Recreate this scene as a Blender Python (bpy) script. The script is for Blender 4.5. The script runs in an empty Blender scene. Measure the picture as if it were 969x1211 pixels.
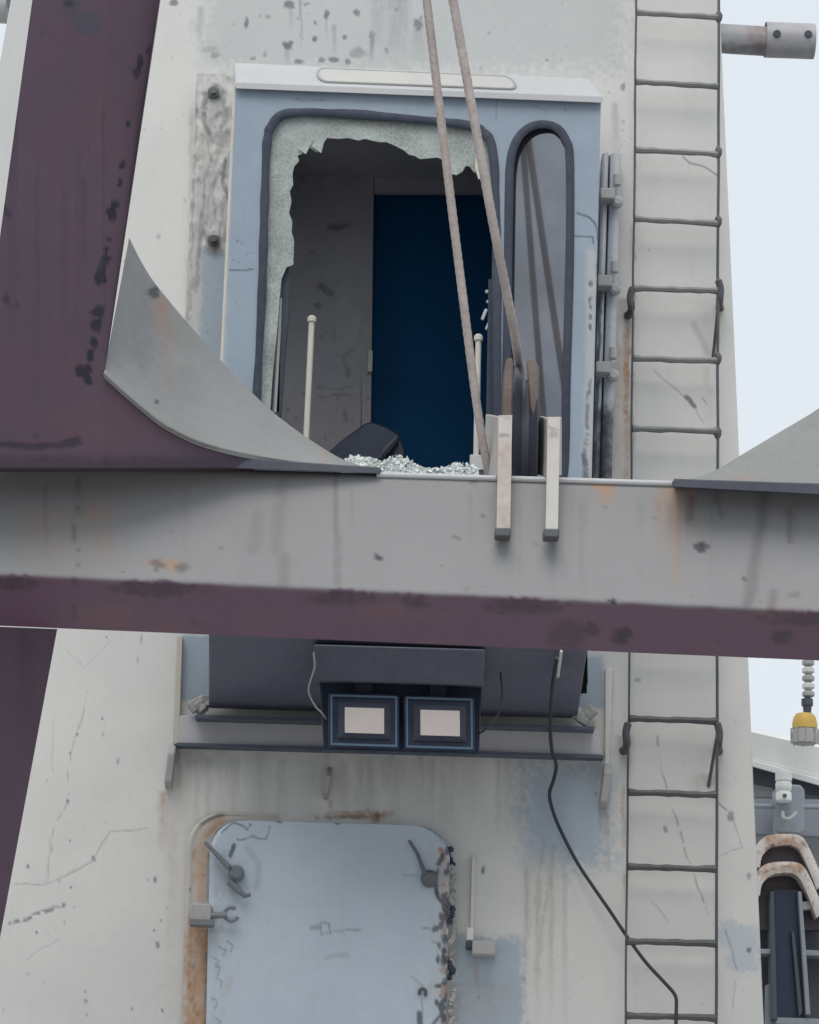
import bpy, bmesh, math, random
import numpy as np
from mathutils import Matrix, Vector
random.seed(4); rng = np.random.default_rng(4)
sc = bpy.context.scene
COL = sc.collection

# ------------------------------------------------------------------ camera
F = 3630.0                                   # focal length in photo pixels (969 x 1211)
CAM = np.array([0.0, 0.0, 1.6])
PITCH, ROLL = math.radians(15.0), math.radians(1.68)
Rm = Matrix.Rotation(math.pi/2 + PITCH, 4, 'X') @ Matrix.Rotation(ROLL, 4, 'Z')
R = np.array(Rm.to_3x3())
cd = bpy.data.cameras.new('camera'); cam = bpy.data.objects.new('camera', cd); COL.objects.link(cam)
cam.matrix_world = Matrix.Translation(Vector(CAM)) @ Rm
cd.sensor_fit = 'VERTICAL'; cd.sensor_height = 36.0; cd.sensor_width = 36.0
cd.lens = 36.0*F/1211.0; cd.clip_end = 2000.0; cd.clip_start = 0.1
sc.camera = cam

# ------------------------------------------------------------------ world, sun, exposure
SUN_EL, SUN_AZ = math.radians(56), math.radians(-170)    # azimuth measured from +y towards +x
w = bpy.data.worlds.new('World'); sc.world = w; w.use_nodes = True
nt = w.node_tree; nt.nodes.clear()
wo = nt.nodes.new('ShaderNodeOutputWorld'); bg = nt.nodes.new('ShaderNodeBackground')
sky = nt.nodes.new('ShaderNodeTexSky'); sky.sky_type = 'NISHITA'; sky.sun_disc = False
sky.sun_elevation = SUN_EL; sky.sun_rotation = SUN_AZ; sky.dust_density = 4.0; sky.air_density = 1.2
mx = nt.nodes.new('ShaderNodeMix'); mx.data_type = 'RGBA'
mx.inputs[0].default_value = 0.88                        # an even overcast veil over the blue sky
mx.inputs[7].default_value = (7.7, 8.3, 8.8, 1)
nt.links.new(sky.outputs[0], mx.inputs[6]); nt.links.new(mx.outputs[2], bg.inputs[0])
bg.inputs[1].default_value = 0.1
nt.links.new(bg.outputs[0], wo.inputs[0])
sd = bpy.data.lights.new('sun', 'SUN'); sd.energy = 1.5; sd.angle = math.radians(40); sd.color = (1, .95, .88)
sun = bpy.data.objects.new('sun', sd); COL.objects.link(sun)
sdir = Vector((math.sin(SUN_AZ)*math.cos(SUN_EL), math.cos(SUN_AZ)*math.cos(SUN_EL), math.sin(SUN_EL)))
sun.rotation_euler = sdir.to_track_quat('Z', 'Y').to_euler()
sc.view_settings.view_transform = 'Standard'; sc.view_settings.look = 'None'
sc.view_settings.exposure = 0.12; sc.view_settings.gamma = 1.0; sc.view_settings.use_curve_mapping = False

# ------------------------------------------------------------------ picture <-> place
def P(px, py, Y):
    """point of the vertical plane y = Y seen at photo pixel (px, py)"""
    d = R @ np.array([(px-484.5)/F, -(py-605.5)/F, -1.0])
    return CAM + d*((Y-CAM[1])/d[1])
def Pn(px, py, Y):
    px, py = np.broadcast_arrays(np.asarray(px, float), np.asarray(py, float))
    d = np.stack([(px-484.5)/F, -(py-605.5)/F, -np.ones_like(px)], -1) @ R.T
    return CAM + d*((np.asarray(Y)-CAM[1])/d[..., 1])[..., None]
def proj(p):
    q = (np.asarray(p)-CAM) @ R
    return 484.5 + F*q[..., 0]/-q[..., 2], 605.5 - F*q[..., 1]/-q[..., 2]

# ------------------------------------------------------------------ noise and stain masks
def _h(ix, iy, s):
    n = (ix.astype(np.int64)*374761393 + iy.astype(np.int64)*668265263 + s*1442695041) & 0x7fffffff
    n = ((n ^ (n >> 13))*1274126177) & 0x7fffffff
    return ((n ^ (n >> 16)) & 0xffff)/65535.0
def vnoise(x, y, s=0):
    ix, iy = np.floor(x), np.floor(y); fx, fy = x-ix, y-iy
    fx = fx*fx*(3-2*fx); fy = fy*fy*(3-2*fy)
    a, b = _h(ix, iy, s), _h(ix+1, iy, s); c, d = _h(ix, iy+1, s), _h(ix+1, iy+1, s)
    return (a*(1-fx)+b*fx)*(1-fy) + (c*(1-fx)+d*fx)*fy
def fbm(x, y, s=0, o=3):
    t = 0; a = .5
    for k in range(o):
        t = t + a*vnoise(x*2**k, y*2**k, s+k*17); a *= .5
    return t/(1-.5**o)
def sstep(a, b, x):
    t = np.clip((x-a)/(b-a), 0, 1); return t*t*(3-2*t)
class Mask:
    """stains of one surface, drawn with strokes and blobs"""
    def __init__(s, x, y):
        s.x = x + 5*(fbm(x/16, y/16, 5)-.5); s.y = y + 5*(fbm(x/16, y/16, 9)-.5)
        s.rx, s.ry = x, y
        s.v = np.zeros_like(x); s.n = fbm(x/5, y/5, 3)
    def put(s, m): s.v = np.maximum(s.v, m)
    def line(s, pts, w=1.6, a=1.0, soft=1.6, broken=0.0):
        if w <= 1.6: w, soft, a = w*.55, soft*.8, a*.9
        for (x0, y0), (x1, y1) in zip(pts[:-1], pts[1:]):
            lo = (min(x0, x1)-w-9, max(x0, x1)+w+9, min(y0, y1)-w-9, max(y0, y1)+w+9)
            k = (s.rx > lo[0]) & (s.rx < lo[1]) & (s.ry > lo[2]) & (s.ry < lo[3])
            if not k.any(): continue
            x, y = s.x[k], s.y[k]; dx, dy = x1-x0, y1-y0
            t = np.clip(((x-x0)*dx+(y-y0)*dy)/(dx*dx+dy*dy+1e-9), 0, 1)
            d = np.hypot(x-x0-t*dx, y-y0-t*dy)
            m = a*(1-sstep(w-soft*.5, w+soft, d))
            if broken: m = m*sstep(broken-.12, broken+.12, s.n[k])
            s.v[k] = np.maximum(s.v[k], m)
        return s
    def blob(s, cx, cy, rx, ry, a=1.0, rough=.7, soft=.35):
        k = (abs(s.rx-cx) < rx*2+8) & (abs(s.ry-cy) < ry*2+8)
        if k.any():
            d = np.hypot((s.x[k]-cx)/rx, (s.y[k]-cy)/ry) + rough*(s.n[k]-.5)*1.6
            s.v[k] = np.maximum(s.v[k], a*(1-sstep(1-soft, 1+soft, d)))
        return s
    def streak(s, cx, y0, y1, wd, a=1.0, rough=.5):
        k = (abs(s.rx-cx) < wd*2.5+8) & (s.ry > y0-8) & (s.ry < y1+8)
        if k.any():
            t = np.clip((s.y[k]-y0)/(y1-y0), 0, 1)
            d = abs(s.x[k]-cx)/wd
            n = fbm(s.x[k]/4, s.y[k]/40, 21)
            m = a*(1-sstep(.2, 1.2, d))*np.minimum(1, t*12)*(1-t)**.7*(1-rough+rough*2*n)
            s.v[k] = np.maximum(s.v[k], np.clip(m, 0, 1))
        return s
    def rect(s, x0, y0, x1, y1, a=1.0, soft=6, rough=10):
        n = (s.n-.5)*rough
        m = sstep(x0-soft, x0+soft, s.x+n)*(1-sstep(x1-soft, x1+soft, s.x+n))*sstep(y0-soft, y0+soft, s.y+n)*(1-sstep(y1-soft, y1+soft, s.y+n))
        s.put(a*m); return s
    def specks(s, n, x0, x1, y0, y1, r0, r1, seed, a=.8):
        g = np.random.default_rng(seed)
        for _ in range(n):
            r = r0 + (r1-r0)*g.random()**3
            s.blob(g.uniform(x0, x1), g.uniform(y0, y1), r*g.uniform(.6, 1), r*g.uniform(.8, 1.7), a*g.uniform(.4, 1), .8, .4)
        return s

# ------------------------------------------------------------------ materials
def nodes(name):
    m = bpy.data.materials.new(name); m.use_nodes = True
    t = m.node_tree; b = t.nodes['Principled BSDF']; return m, t, b
def L(t, a, b): t.links.new(a, b)
def noise(t, scale, detail=5, rough=.6, stretch=None, vec=None):
    tc = t.nodes.new('ShaderNodeTexCoord'); n = t.nodes.new('ShaderNodeTexNoise')
    n.inputs['Scale'].default_value = scale; n.inputs['Detail'].default_value = detail; n.inputs['Roughness'].default_value = rough
    if stretch:
        mp = t.nodes.new('ShaderNodeMapping'); mp.inputs['Scale'].default_value = stretch
        L(t, tc.outputs['Object'], mp.inputs[0]); L(t, mp.outputs[0], n.inputs[0])
    else: L(t, tc.outputs['Object'], n.inputs[0])
    return n.outputs[0]
def ramp(t, src, a, b, lo=0.0, hi=1.0):
    r = t.nodes.new('ShaderNodeMapRange'); r.interpolation_type = 'SMOOTHSTEP'
    r.inputs[1].default_value = a; r.inputs[2].default_value = b; r.inputs[3].default_value = lo; r.inputs[4].default_value = hi
    L(t, src, r.inputs[0]); return r.outputs[0]
def mix(t, fac, a, b):
    m = t.nodes.new('ShaderNodeMix'); m.data_type = 'RGBA'
    for s, i in ((fac, 0), (a, 6), (b, 7)):
        if hasattr(s, 'links'): L(t, s, m.inputs[i])
        elif i == 0: m.inputs[0].default_value = s
        else: m.inputs[i].default_value = (*s, 1)
    return m.outputs[2]
def math_(t, op, a, b):
    m = t.nodes.new('ShaderNodeMath'); m.operation = op; m.use_clamp = True
    for i, s in enumerate((a, b)):
        if hasattr(s, 'links'): L(t, s, m.inputs[i])
        else: m.inputs[i].default_value = s
    return m.outputs[0]
def attr(t, n):
    a = t.nodes.new('ShaderNodeAttribute'); a.attribute_name = n; return a.outputs['Fac']
def paint(name, base, var=None, dirt_shade=(.05, .05, .06), rust=(.35, .17, .07), second=None, rough=.5, grime=.5, bump=.25, wear=0.0, metal=0.0, mottle=1.0, third=None):
    """weathered marine paint: tone drift, run-down grime, marks kept in the mesh (dirt and shade, rust, second coat)"""
    m, t, b = nodes(name)
    var = var or tuple(c*.86 for c in base)
    big = noise(t, 1.7, 6, .6); fine = noise(t, 26, 6, .65); runs = noise(t, 6, 5, .65, (7, 7, .5))
    c = mix(t, ramp(t, big, .35, .68), base, var)
    c = mix(t, ramp(t, fine, .5, .8, 0, .44*grime*mottle), c, tuple(x*.72 for x in base))
    c = mix(t, ramp(t, runs, .52, .78, 0, .30*grime), c, (base[0]*.66, base[1]*.63, base[2]*.58))
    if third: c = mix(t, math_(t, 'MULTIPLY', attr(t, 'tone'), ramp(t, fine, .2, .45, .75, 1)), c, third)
    if second: c = mix(t, math_(t, 'MULTIPLY', attr(t, 'coat'), ramp(t, fine, .2, .45, .8, 1)), c, second)
    c = mix(t, math_(t, 'MULTIPLY', attr(t, 'rust'), ramp(t, fine, .25, .65, .35, 1)), c, rust)
    c = mix(t, math_(t, 'MULTIPLY', attr(t, 'dirt_shade'), ramp(t, fine, .2, .55, .6, 1)), c, dirt_shade)
    if wear:
        sp = noise(t, 60, 3, .5)
        c = mix(t, ramp(t, sp, .70-.1*wear, .74, 0, wear), c, (.16, .10, .07))
    L(t, c, b.inputs['Base Color'])
    L(t, ramp(t, fine, .3, .7, rough-.08*mottle, rough+.14*mottle), b.inputs['Roughness']); b.inputs['Metallic'].default_value = metal
    bp = t.nodes.new('ShaderNodeBump'); bp.inputs['Strength'].default_value = bump; bp.inputs['Distance'].default_value = .012
    hs = t.nodes.new('ShaderNodeMath'); hs.operation = 'SUBTRACT'
    L(t, mix(t, .35*mottle, big, fine), hs.inputs[0])
    hd = t.nodes.new('ShaderNodeMath'); hd.operation = 'MULTIPLY'; L(t, attr(t, 'dirt_shade'), hd.inputs[0]); hd.inputs[1].default_value = .45
    L(t, hd.outputs[0], hs.inputs[1]); L(t, hs.outputs[0], bp.inputs['Height']); L(t, bp.outputs[0], b.inputs['Normal'])
    return m
def rgb(r, g, b):
    f = lambda c: (c/255/12.92 if c/255 <= .04045 else ((c/255+.055)/1.055)**2.4)
    return (f(r), f(g), f(b))
M = {}
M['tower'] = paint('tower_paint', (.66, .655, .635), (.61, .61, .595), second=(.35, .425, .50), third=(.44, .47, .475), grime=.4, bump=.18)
M['cab'] = paint('cab_paint', (.315, .385, .47), (.275, .34, .425), second=(.52, .52, .50), dirt_shade=(.03, .04, .06), grime=.5, bump=.22)
M['frame'] = paint('frame_paint', (.54, .54, .52), (.48, .48, .47), second=(.345, .41, .475), grime=.7, bump=.3, dirt_shade=(.04, .045, .06))
M['roof'] = paint('roof_paint', (.52, .53, .545), (.48, .49, .51), grime=.4, bump=.12)
M['beam'] = paint('beam_paint', (.255, .255, .262), (.232, .232, .24), second=(.165, .093, .147), grime=.45, bump=.05, mottle=.1, rough=.62, rust=(.38, .20, .09), dirt_shade=(.035, .028, .04))
M['maroon'] = paint('boom_primer', (.092, .058, .090), (.080, .050, .080), dirt_shade=(.008, .008, .022), rust=(.15, .065, .075), grime=.5, bump=.06, mottle=.5, second=(.055, .055, .085), rough=.55)
M['gusset'] = paint('gusset_paint', (.275, .28, .28), (.245, .25, .25), grime=.6, bump=.15, rust=(.40, .19, .10))
M['ladder'] = paint('ladder_paint', (.105, .11, .115), (.07, .075, .085), grime=1, bump=.4, wear=.4)
M['lug'] = paint('lug_paint', (.42, .42, .41), (.34, .34, .34), grime=.8, bump=.3, wear=.4)
M['door'] = paint('door_paint', (.515, .59, .675), (.465, .54, .625), dirt_shade=(.04, .055, .075), second=(.48, .50, .53), grime=.45, bump=.3)
M['coaming'] = paint('coaming_paint', (.55, .52, .48), (.50, .46, .41), grime=.9, bump=.4, rust=(.48, .26, .13))
M['rubber'] = paint('window_rubber', (.036, .048, .078), (.05, .062, .09), grime=.4, bump=.4, rough=.7)
M['dark'] = paint('dark_steel', (.045, .055, .085), (.035, .042, .07), grime=.5, bump=.2)
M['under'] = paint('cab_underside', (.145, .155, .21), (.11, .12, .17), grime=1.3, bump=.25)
M['navy'] = paint('inner_door_paint', (.003, .058, .150), (.003, .055, .142), grime=0, bump=.1)
M['navy'].node_tree.nodes['Principled BSDF'].inputs['Specular IOR Level'].default_value = .08
M['inside'] = paint('cabin_lining', (.265, .262, .29), (.22, .218, .24), dirt_shade=(.05, .05, .06), grime=.7, bump=.2)
M['rod'] = paint('rod_paint', (.66, .63, .58), (.56, .53, .48), grime=.9, bump=.3, wear=.5)
M['bracket'] = paint('bracket_paint', (.55, .53, .51), (.50, .47, .45), grime=.8, bump=.3, rust=(.36, .24, .20))
M['flood'] = paint('lamp_housing', (.016, .03, .065), (.013, .025, .055), grime=.2, bump=.05, rough=.4)
M['bezel'] = paint('lamp_bezel', (.10, .17, .26), (.09, .15, .23), grime=.2, bump=.05, rough=.35)
M['wheel'] = paint('sheave_steel', (.075, .08, .105), (.05, .055, .08), grime=.6, bump=.2, rough=.4)
M['cheek'] = paint('sheave_cheek', (.24, .195, .175), (.085, .062, .06), grime=1.6, bump=1.0, wear=1.6)
M['cable'] = paint('cable_rubber', (.03, .035, .045), grime=.3, bump=.1)
M['pipe'] = paint('pipe_paint', (.46, .46, .48), (.36, .36, .38), grime=.9, bump=.3, rust=(.20, .09, .07), dirt_shade=(.06, .055, .07))
M['white'] = paint('deckhouse_white', (.70, .71, .70), grime=.4, bump=.1)
M['grey'] = paint('deck_grey', (.27, .30, .34), grime=.6, bump=.2)
M['darkgrey'] = paint('deck_dark_grey', (.07, .08, .10), grime=.6, bump=.2)  # one even dark grey for roof and frame parts
M['arch'] = paint('fairlead_paint', (.66, .62, .60), (.56, .49, .45), grime=1, bump=.5, wear=.9)
M['brown'] = paint('fairlead_hollow', (.055, .04, .05), (.04, .032, .045), grime=.6, bump=.3)
M['yellow'] = paint('lantern_yellow', (.66, .42, .10), grime=.4, bump=.05)
M['ground'] = paint('quay_concrete', (.36, .355, .34), (.31, .305, .295), grime=.8, bump=.3)

M['band'] = paint('band_paint', (.56, .555, .585), (.47, .47, .50), dirt_shade=(.06, .06, .075), grime=1, bump=.3)
M['hood'] = paint('lamp_hood', (.10, .115, .16), (.075, .088, .125), grime=.9, bump=.2)
M['hinge'] = paint('hinge_paint', (.50, .525, .56), (.43, .455, .49), dirt_shade=(.03, .035, .05), grime=.7, bump=.3)
M['dog'] = paint('painted_dog', (.20, .225, .25), (.12, .13, .145), grime=1, bump=.5, wear=.5)
M['rung_pale'] = paint('worn_rung_paint', (.23, .235, .235), (.16, .165, .17), grime=1, bump=.4, wear=.5)
def wire_material():
    m, t, b = nodes('wire_rope_steel')
    n1 = noise(t, 9, 5, .6); n2 = noise(t, 70, 4, .6)
    c = mix(t, ramp(t, n1, .35, .65), (.52, .46, .44), (.42, .365, .35))
    c = mix(t, ramp(t, n2, .45, .75, 0, .5), c, (.27, .23, .21))
    L(t, c, b.inputs['Base Color']); b.inputs['Roughness'].default_value = .7; return m
M['rope'] = wire_material()
def shattered():
    m, t, b = nodes('shattered_safety_glass')
    tc = t.nodes.new('ShaderNodeTexCoord')
    v = t.nodes.new('ShaderNodeTexVoronoi'); v.feature = 'DISTANCE_TO_EDGE'; v.inputs['Scale'].default_value = 44
    L(t, tc.outputs['Object'], v.inputs[0])
    n = noise(t, 5, 4, .6)
    c = mix(t, ramp(t, n, .35, .65), (.45, .52, .50), (.33, .37, .35))
    c = mix(t, ramp(t, v.outputs[0], 0, .09, .42, 0), c, (.74, .79, .76))
    L(t, c, b.inputs['Base Color']); b.inputs['Roughness'].default_value = .35
    L(t, ramp(t, noise(t, 4.2, 4, .55), .3, .7, .62, .97), b.inputs['Alpha'])
    bp = t.nodes.new('ShaderNodeBump'); bp.inputs['Strength'].default_value = .2; bp.inputs['Distance'].default_value = .003
    L(t, v.outputs[0], bp.inputs['Height']); L(t, bp.outputs[0], b.inputs['Normal'])
    return m
M['shatter'] = shattered()
def pane():
    m, t, b = nodes('tinted_window_glass')
    n = noise(t, 3, 4, .6)
    L(t, mix(t, ramp(t, n, .35, .65), (.05, .053, .06), (.035, .038, .045)), b.inputs['Base Color'])
    b.inputs['Roughness'].default_value = .5; b.inputs['Specular IOR Level'].default_value = .1
    gl = t.nodes.new('ShaderNodeBsdfGlossy'); gl.inputs['Roughness'].default_value = .03; gl.inputs['Color'].default_value = (.86, .9, 1, 1)
    ms = t.nodes.new('ShaderNodeMixShader'); L(t, ramp(t, noise(t, 2.2, 5, .6), .3, .7, .15, .24), ms.inputs[0])
    L(t, b.outputs[0], ms.inputs[1]); L(t, gl.outputs[0], ms.inputs[2]); L(t, ms.outputs[0], t.nodes['Material Output'].inputs[0])
    return m
M['pane'] = pane()
def lens():
    m, t, b = nodes('lit_lamp_lens')
    n = noise(t, 14, 3, .5)
    L(t, mix(t, ramp(t, n, .3, .7), (.46, .42, .40), (.43, .40, .385)), b.inputs['Base Color'])
    b.inputs['Emission Color'].default_value = (1, .93, .90, 1); b.inputs['Emission Strength'].default_value = .12
    b.inputs['Roughness'].default_value = .3; return m
M['lens'] = lens()
def crumbs():
    m, t, b = nodes('crushed_glass')
    n = noise(t, 40, 3, .5)
    L(t, mix(t, ramp(t, n, .35, .65), (.88, .91, .90), (.78, .84, .83)), b.inputs['Base Color']); b.inputs['Roughness'].default_value = .25
    return m
M['crumbs'] = crumbs()

# ------------------------------------------------------------------ mesh building
def link(name, me, mat, parent=None, smooth=True, bevel=0.0, ang=35):
    for k in ([mat] if not isinstance(mat, (list, tuple)) else mat): me.materials.append(k)
    o = bpy.data.objects.new(name, me); COL.objects.link(o)
    if smooth and len(me.polygons):
        me.polygons.foreach_set('use_smooth', np.ones(len(me.polygons), bool)); me.set_sharp_from_angle(angle=math.radians(ang))
    if parent is not None:
        o.parent = parent
        base = parent
        off = Vector((0, 0, 0))
        while base is not None:
            off += base.location if base.parent is None else Vector((0, 0, 0)); base = base.parent
        if parent.parent is None: o.matrix_parent_inverse = Matrix.Translation(-off)
    if bevel:
        bv = o.modifiers.new('edge', 'BEVEL'); bv.width = bevel; bv.segments = 2; bv.limit_method = 'ANGLE'; bv.angle_limit = math.radians(40)
    return o
def thing(name, label, cat, loc, group=None):
    o = bpy.data.objects.new(name, None); COL.objects.link(o); o.location = Vector(loc)
    o.empty_display_size = .2
    o['label'] = label; o['category'] = cat
    if group: o['group'] = group
    return o
def tag(o, label, cat, group=None, kind=None):
    o['label'] = label; o['category'] = cat
    if group: o['group'] = group
    if kind: o['kind'] = kind
    return o
class MB:
    def __init__(s): s.v = []; s.f = []
    def add(s, vs, fs):
        n = len(s.v); s.v += [tuple(map(float, p)) for p in vs]; s.f += [tuple(i+n for i in f) for f in fs]; return s
    def prism(s, poly, vec):
        poly = [np.asarray(p, float) for p in poly]; vec = np.asarray(vec, float); n = len(poly)
        c = sum(poly)/n; nr = np.zeros(3)
        for i in range(n): nr += np.cross(poly[i]-c, poly[(i+1) % n]-c)
        if np.dot(nr, vec) > 0: poly = poly[::-1]
        vs = poly + [p+vec for p in poly]
        fs = [tuple(range(n)), tuple(range(2*n-1, n-1, -1))] + [(i, i+n, (i+1) % n+n, (i+1) % n) for i in range(n)]
        return s.add(vs, fs)
    def box(s, c, size, rz=0.0, rx=0.0, ry=0.0):
        hx, hy, hz = [k/2 for k in size]
        rot = np.array((Matrix.Rotation(rz, 3, 'Z') @ Matrix.Rotation(ry, 3, 'Y') @ Matrix.Rotation(rx, 3, 'X')))
        vs = [rot @ np.array(p)+np.asarray(c) for p in ((-hx,-hy,-hz),(hx,-hy,-hz),(hx,hy,-hz),(-hx,hy,-hz),(-hx,-hy,hz),(hx,-hy,hz),(hx,hy,hz),(-hx,hy,hz))]
        return s.add(vs, [(0,3,2,1),(4,5,6,7),(0,1,5,4),(1,2,6,5),(2,3,7,6),(3,0,4,7)])
    def hexa(s, a, b):           # two quads a (front) and b (back), same order
        vs = list(a)+list(b)
        return s.add(vs, [(0,1,2,3),(7,6,5,4),(0,4,5,1),(1,5,6,2),(2,6,7,3),(3,7,4,0)])
    def tube(s, pts, r, n=10, flat=None, closed=False, cap=True):
        pts = [np.asarray(p, float) for p in pts]; m = len(pts); rr = r if hasattr(r, '__len__') else [r]*m
        base = len(s.v); up = np.array([0.0, -1.0, 0.0])
        for i, p in enumerate(pts):
            a = pts[(i-1) % m] if (closed or i > 0) else p; b = pts[(i+1) % m] if (closed or i < m-1) else p
            t = b-a; t /= np.linalg.norm(t)+1e-12
            u = up - t*np.dot(up, t)
            if np.linalg.norm(u) < 1e-3: u = np.array([1.0, 0, 0])-t*t[0]
            u /= np.linalg.norm(u); q = np.cross(t, u)
            for k in range(n):
                an = 2*math.pi*k/n
                s.v.append(tuple(p + rr[i]*(math.cos(an)*u*(flat or 1) + math.sin(an)*q)))
        for i in range(m if closed else m-1):
            j = (i+1) % m
            for k in range(n):
                k2 = (k+1) % n
                s.f.append((base+i*n+k, base+i*n+k2, base+j*n+k2, base+j*n+k))
        if cap and not closed:
            s.f.append(tuple(base+k for k in range(n-1, -1, -1))); s.f.append(tuple(base+(m-1)*n+k for k in range(n)))
        return s
    def lathe(s, prof, org, axis, n=24):
        org = np.asarray(org, float); ax = np.asarray(axis, float); ax /= np.linalg.norm(ax)
        u = np.cross(ax, [0.3, .9, .2]); u /= np.linalg.norm(u); q = np.cross(ax, u); base = len(s.v)
        for r, h in prof:
            for k in range(n):
                an = 2*math.pi*k/n
                s.v.append(tuple(org + ax*h + r*(math.cos(an)*u+math.sin(an)*q)))
        for i in range(len(prof)-1):
            for k in range(n):
                k2 = (k+1) % n; s.f.append((base+i*n+k, base+i*n+k2, base+(i+1)*n+k2, base+(i+1)*n+k))
        s.f.append(tuple(base+k for k in range(n-1, -1, -1))); s.f.append(tuple(base+(len(prof)-1)*n+k for k in range(n)))
        return s
    def build(s, name, mat, parent=None, smooth=True, bevel=0.0, ang=35, recalc=True):
        me = bpy.data.meshes.new(name); me.from_pydata(s.v, [], s.f)
        if recalc:
            bm = bmesh.new(); bm.from_mesh(me); bmesh.ops.recalc_face_normals(bm, faces=bm.faces); bm.to_mesh(me); bm.free()
        me.update(); return link(name, me, mat, parent, smooth, bevel, ang)
def fill(poly_loops, vec):
    """flat sheet with holes (first loop outside), pulled out to thickness vec"""
    bm = bmesh.new(); es = []
    for lp in poly_loops:
        vs = [bm.verts.new(tuple(p)) for p in lp]
        es += [bm.edges.new((vs[i], vs[(i+1) % len(vs)])) for i in range(len(vs))]
    bmesh.ops.triangle_fill(bm, use_beauty=True, use_dissolve=False, edges=es)
    r = bmesh.ops.extrude_face_region(bm, geom=bm.faces[:])
    bmesh.ops.translate(bm, vec=Vector(vec), verts=[g for g in r['geom'] if isinstance(g, bmesh.types.BMVert)])
    bmesh.ops.recalc_face_normals(bm, faces=bm.faces)
    me = bpy.data.meshes.new('sheet'); bm.to_mesh(me); bm.free(); return me
def sheet(name, pts, mat, parent, masks=None, keep=None, smooth=True, thick=None, ang=60):
    """dense surface (rows x cols x 3) carrying stains as attributes; a rim gives it thickness"""
    r, c, _ = pts.shape; v = pts.reshape(-1, 3)
    idx = np.arange(r*c).reshape(r, c)
    q = np.stack([idx[:-1, :-1], idx[1:, :-1], idx[1:, 1:], idx[:-1, 1:]], -1).reshape(-1, 4)
    px, py = proj(v)
    if keep is not None:
        k = keep(px, py); q = q[k[q].all(1)]
    n0 = len(v)
    extra = []
    if thick is not None:
        th = np.asarray(thick, float)
        ring = np.concatenate([idx[0, :-1], idx[:-1, -1], idx[-1, :0:-1], idx[:0:-1, 0]])
        b = v[ring]+th; off = n0; m = len(ring); v = np.concatenate([v, b])
        i = np.arange(m); j = (i+1) % m
        q = np.concatenate([q, np.stack([ring[i], ring[j], off+j, off+i], -1)])
    me = bpy.data.meshes.new(name); me.vertices.add(len(v)); me.vertices.foreach_set('co', v.ravel())
    me.loops.add(len(q)*4); me.loops.foreach_set('vertex_index', q.ravel().astype(np.int32))
    me.polygons.add(len(q)); me.polygons.foreach_set('loop_start', np.arange(0, len(q)*4, 4, dtype=np.int32))
    me.update(calc_edges=True); me.validate()
    if masks:
        for kname, arr in masks(px, py).items():
            a = me.attributes.new(kname, 'FLOAT', 'POINT'); full = np.zeros(len(v), np.float32); full[:n0] = np.clip(arr, 0, 1)
            a.data.foreach_set('value', full)
    return link(name, me, mat, parent, smooth, 0, ang)
def inside(poly, x, y):
    r = np.zeros(x.shape, bool); n = len(poly)
    for i in range(n):
        x0, y0 = poly[i]; x1, y1 = poly[(i+1) % n]
        c = ((y0 > y) != (y1 > y))
        with np.errstate(divide='ignore', invalid='ignore'):
            r ^= c & (x < (x1-x0)*(y-y0)/(y1-y0)+x0)
    return r
def smoothpts(pts, k=6, closed=False):
    """Catmull-Rom through points"""
    p = [np.asarray(a, float) for a in pts]; n = len(p); out = []
    rngi = range(n if closed else n-1)
    for i in rngi:
        g = lambda j: p[j % n] if closed else p[min(max(j, 0), n-1)]
        a, b, c, d = g(i-1), g(i), g(i+1), g(i+2)
        for t in np.arange(k)/k:
            out.append(.5*((2*b)+(c-a)*t+(2*a-5*b+4*c-d)*t*t+(3*b-a-3*c+d)*t**3))
    if not closed: out.append(p[-1])
    return out
def interp(pts, n):
    p = np.array(pts, float); d = np.r_[0, np.cumsum(np.hypot(*np.diff(p, axis=0).T))]
    t = np.linspace(0, d[-1], n); return np.stack([np.interp(t, d, p[:, 0]), np.interp(t, d, p[:, 1])], -1)

# ================================================================== SETTING
g = MB().add([(-400, -400, 0), (400, -400, 0), (400, 400, 0), (-400, 400, 0)], [(0, 1, 2, 3)]).build('quay', M['ground'], recalc=False)
g['kind'] = 'structure'

# ================================================================== CRANE TOWER
T = 12.70                                     # plane of the tower's front
C = T-.75                                     # plane of the cab's front
tower = thing('crane_tower', 'tall pale grey tapered steel crane tower with rust streaks, scratches and blue touch-up patches', 'crane tower', (0, T, 0))
XL = .5*(P(232, 0, T)[0]+P(192, 1211, T)[0]); XR = .5*(P(742, 0, T)[0]+P(724, 1211, T)[0])
def TY(X): 
    sp = lambda a: .5*(a+np.sqrt(a*a+.05**2))
    return T + math.tan(math.radians(19))*sp(XL-X) + math.tan(math.radians(5))*sp(X-XR)
def TP(px, py, d=0.0):
    """point on the tower's skin at a photo pixel, d metres proud of it"""
    Y = T
    for _ in range(8): Y = float(TY(P(px, py, Y)[0]))
    return P(px, py, Y-d)
lt, lb = TP(60, 0), TP(-40, 1211); rt, rb = TP(851, 0), TP(903.5, 1211)
z0, z1 = P(484, 1260, T)[2], P(484, -45, T)[2]
zs = np.r_[[0, 1.0, 2.0], np.linspace(z0, z1, 900), [z1+.8, z1+2.2, z1+3.5]]
def lx(z): return lt[0]+(z-lt[2])*(lb[0]-lt[0])/(lb[2]-lt[2])
def rx_(z): return rt[0]+(z-rt[2])*(rb[0]-rt[0])/(rb[2]-rt[2])
ss = np.linspace(0, 1, 700)
Xg = lx(zs)[:, None]*(1-ss)+rx_(zs)[:, None]*ss
Zg = np.repeat(zs[:, None], len(ss), 1)
pts = np.stack([Xg, TY(Xg)+.016*(fbm(Xg*2.2+50, Zg*1.8+50, 12, 2)-.5), Zg], -1)[::-1]

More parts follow.
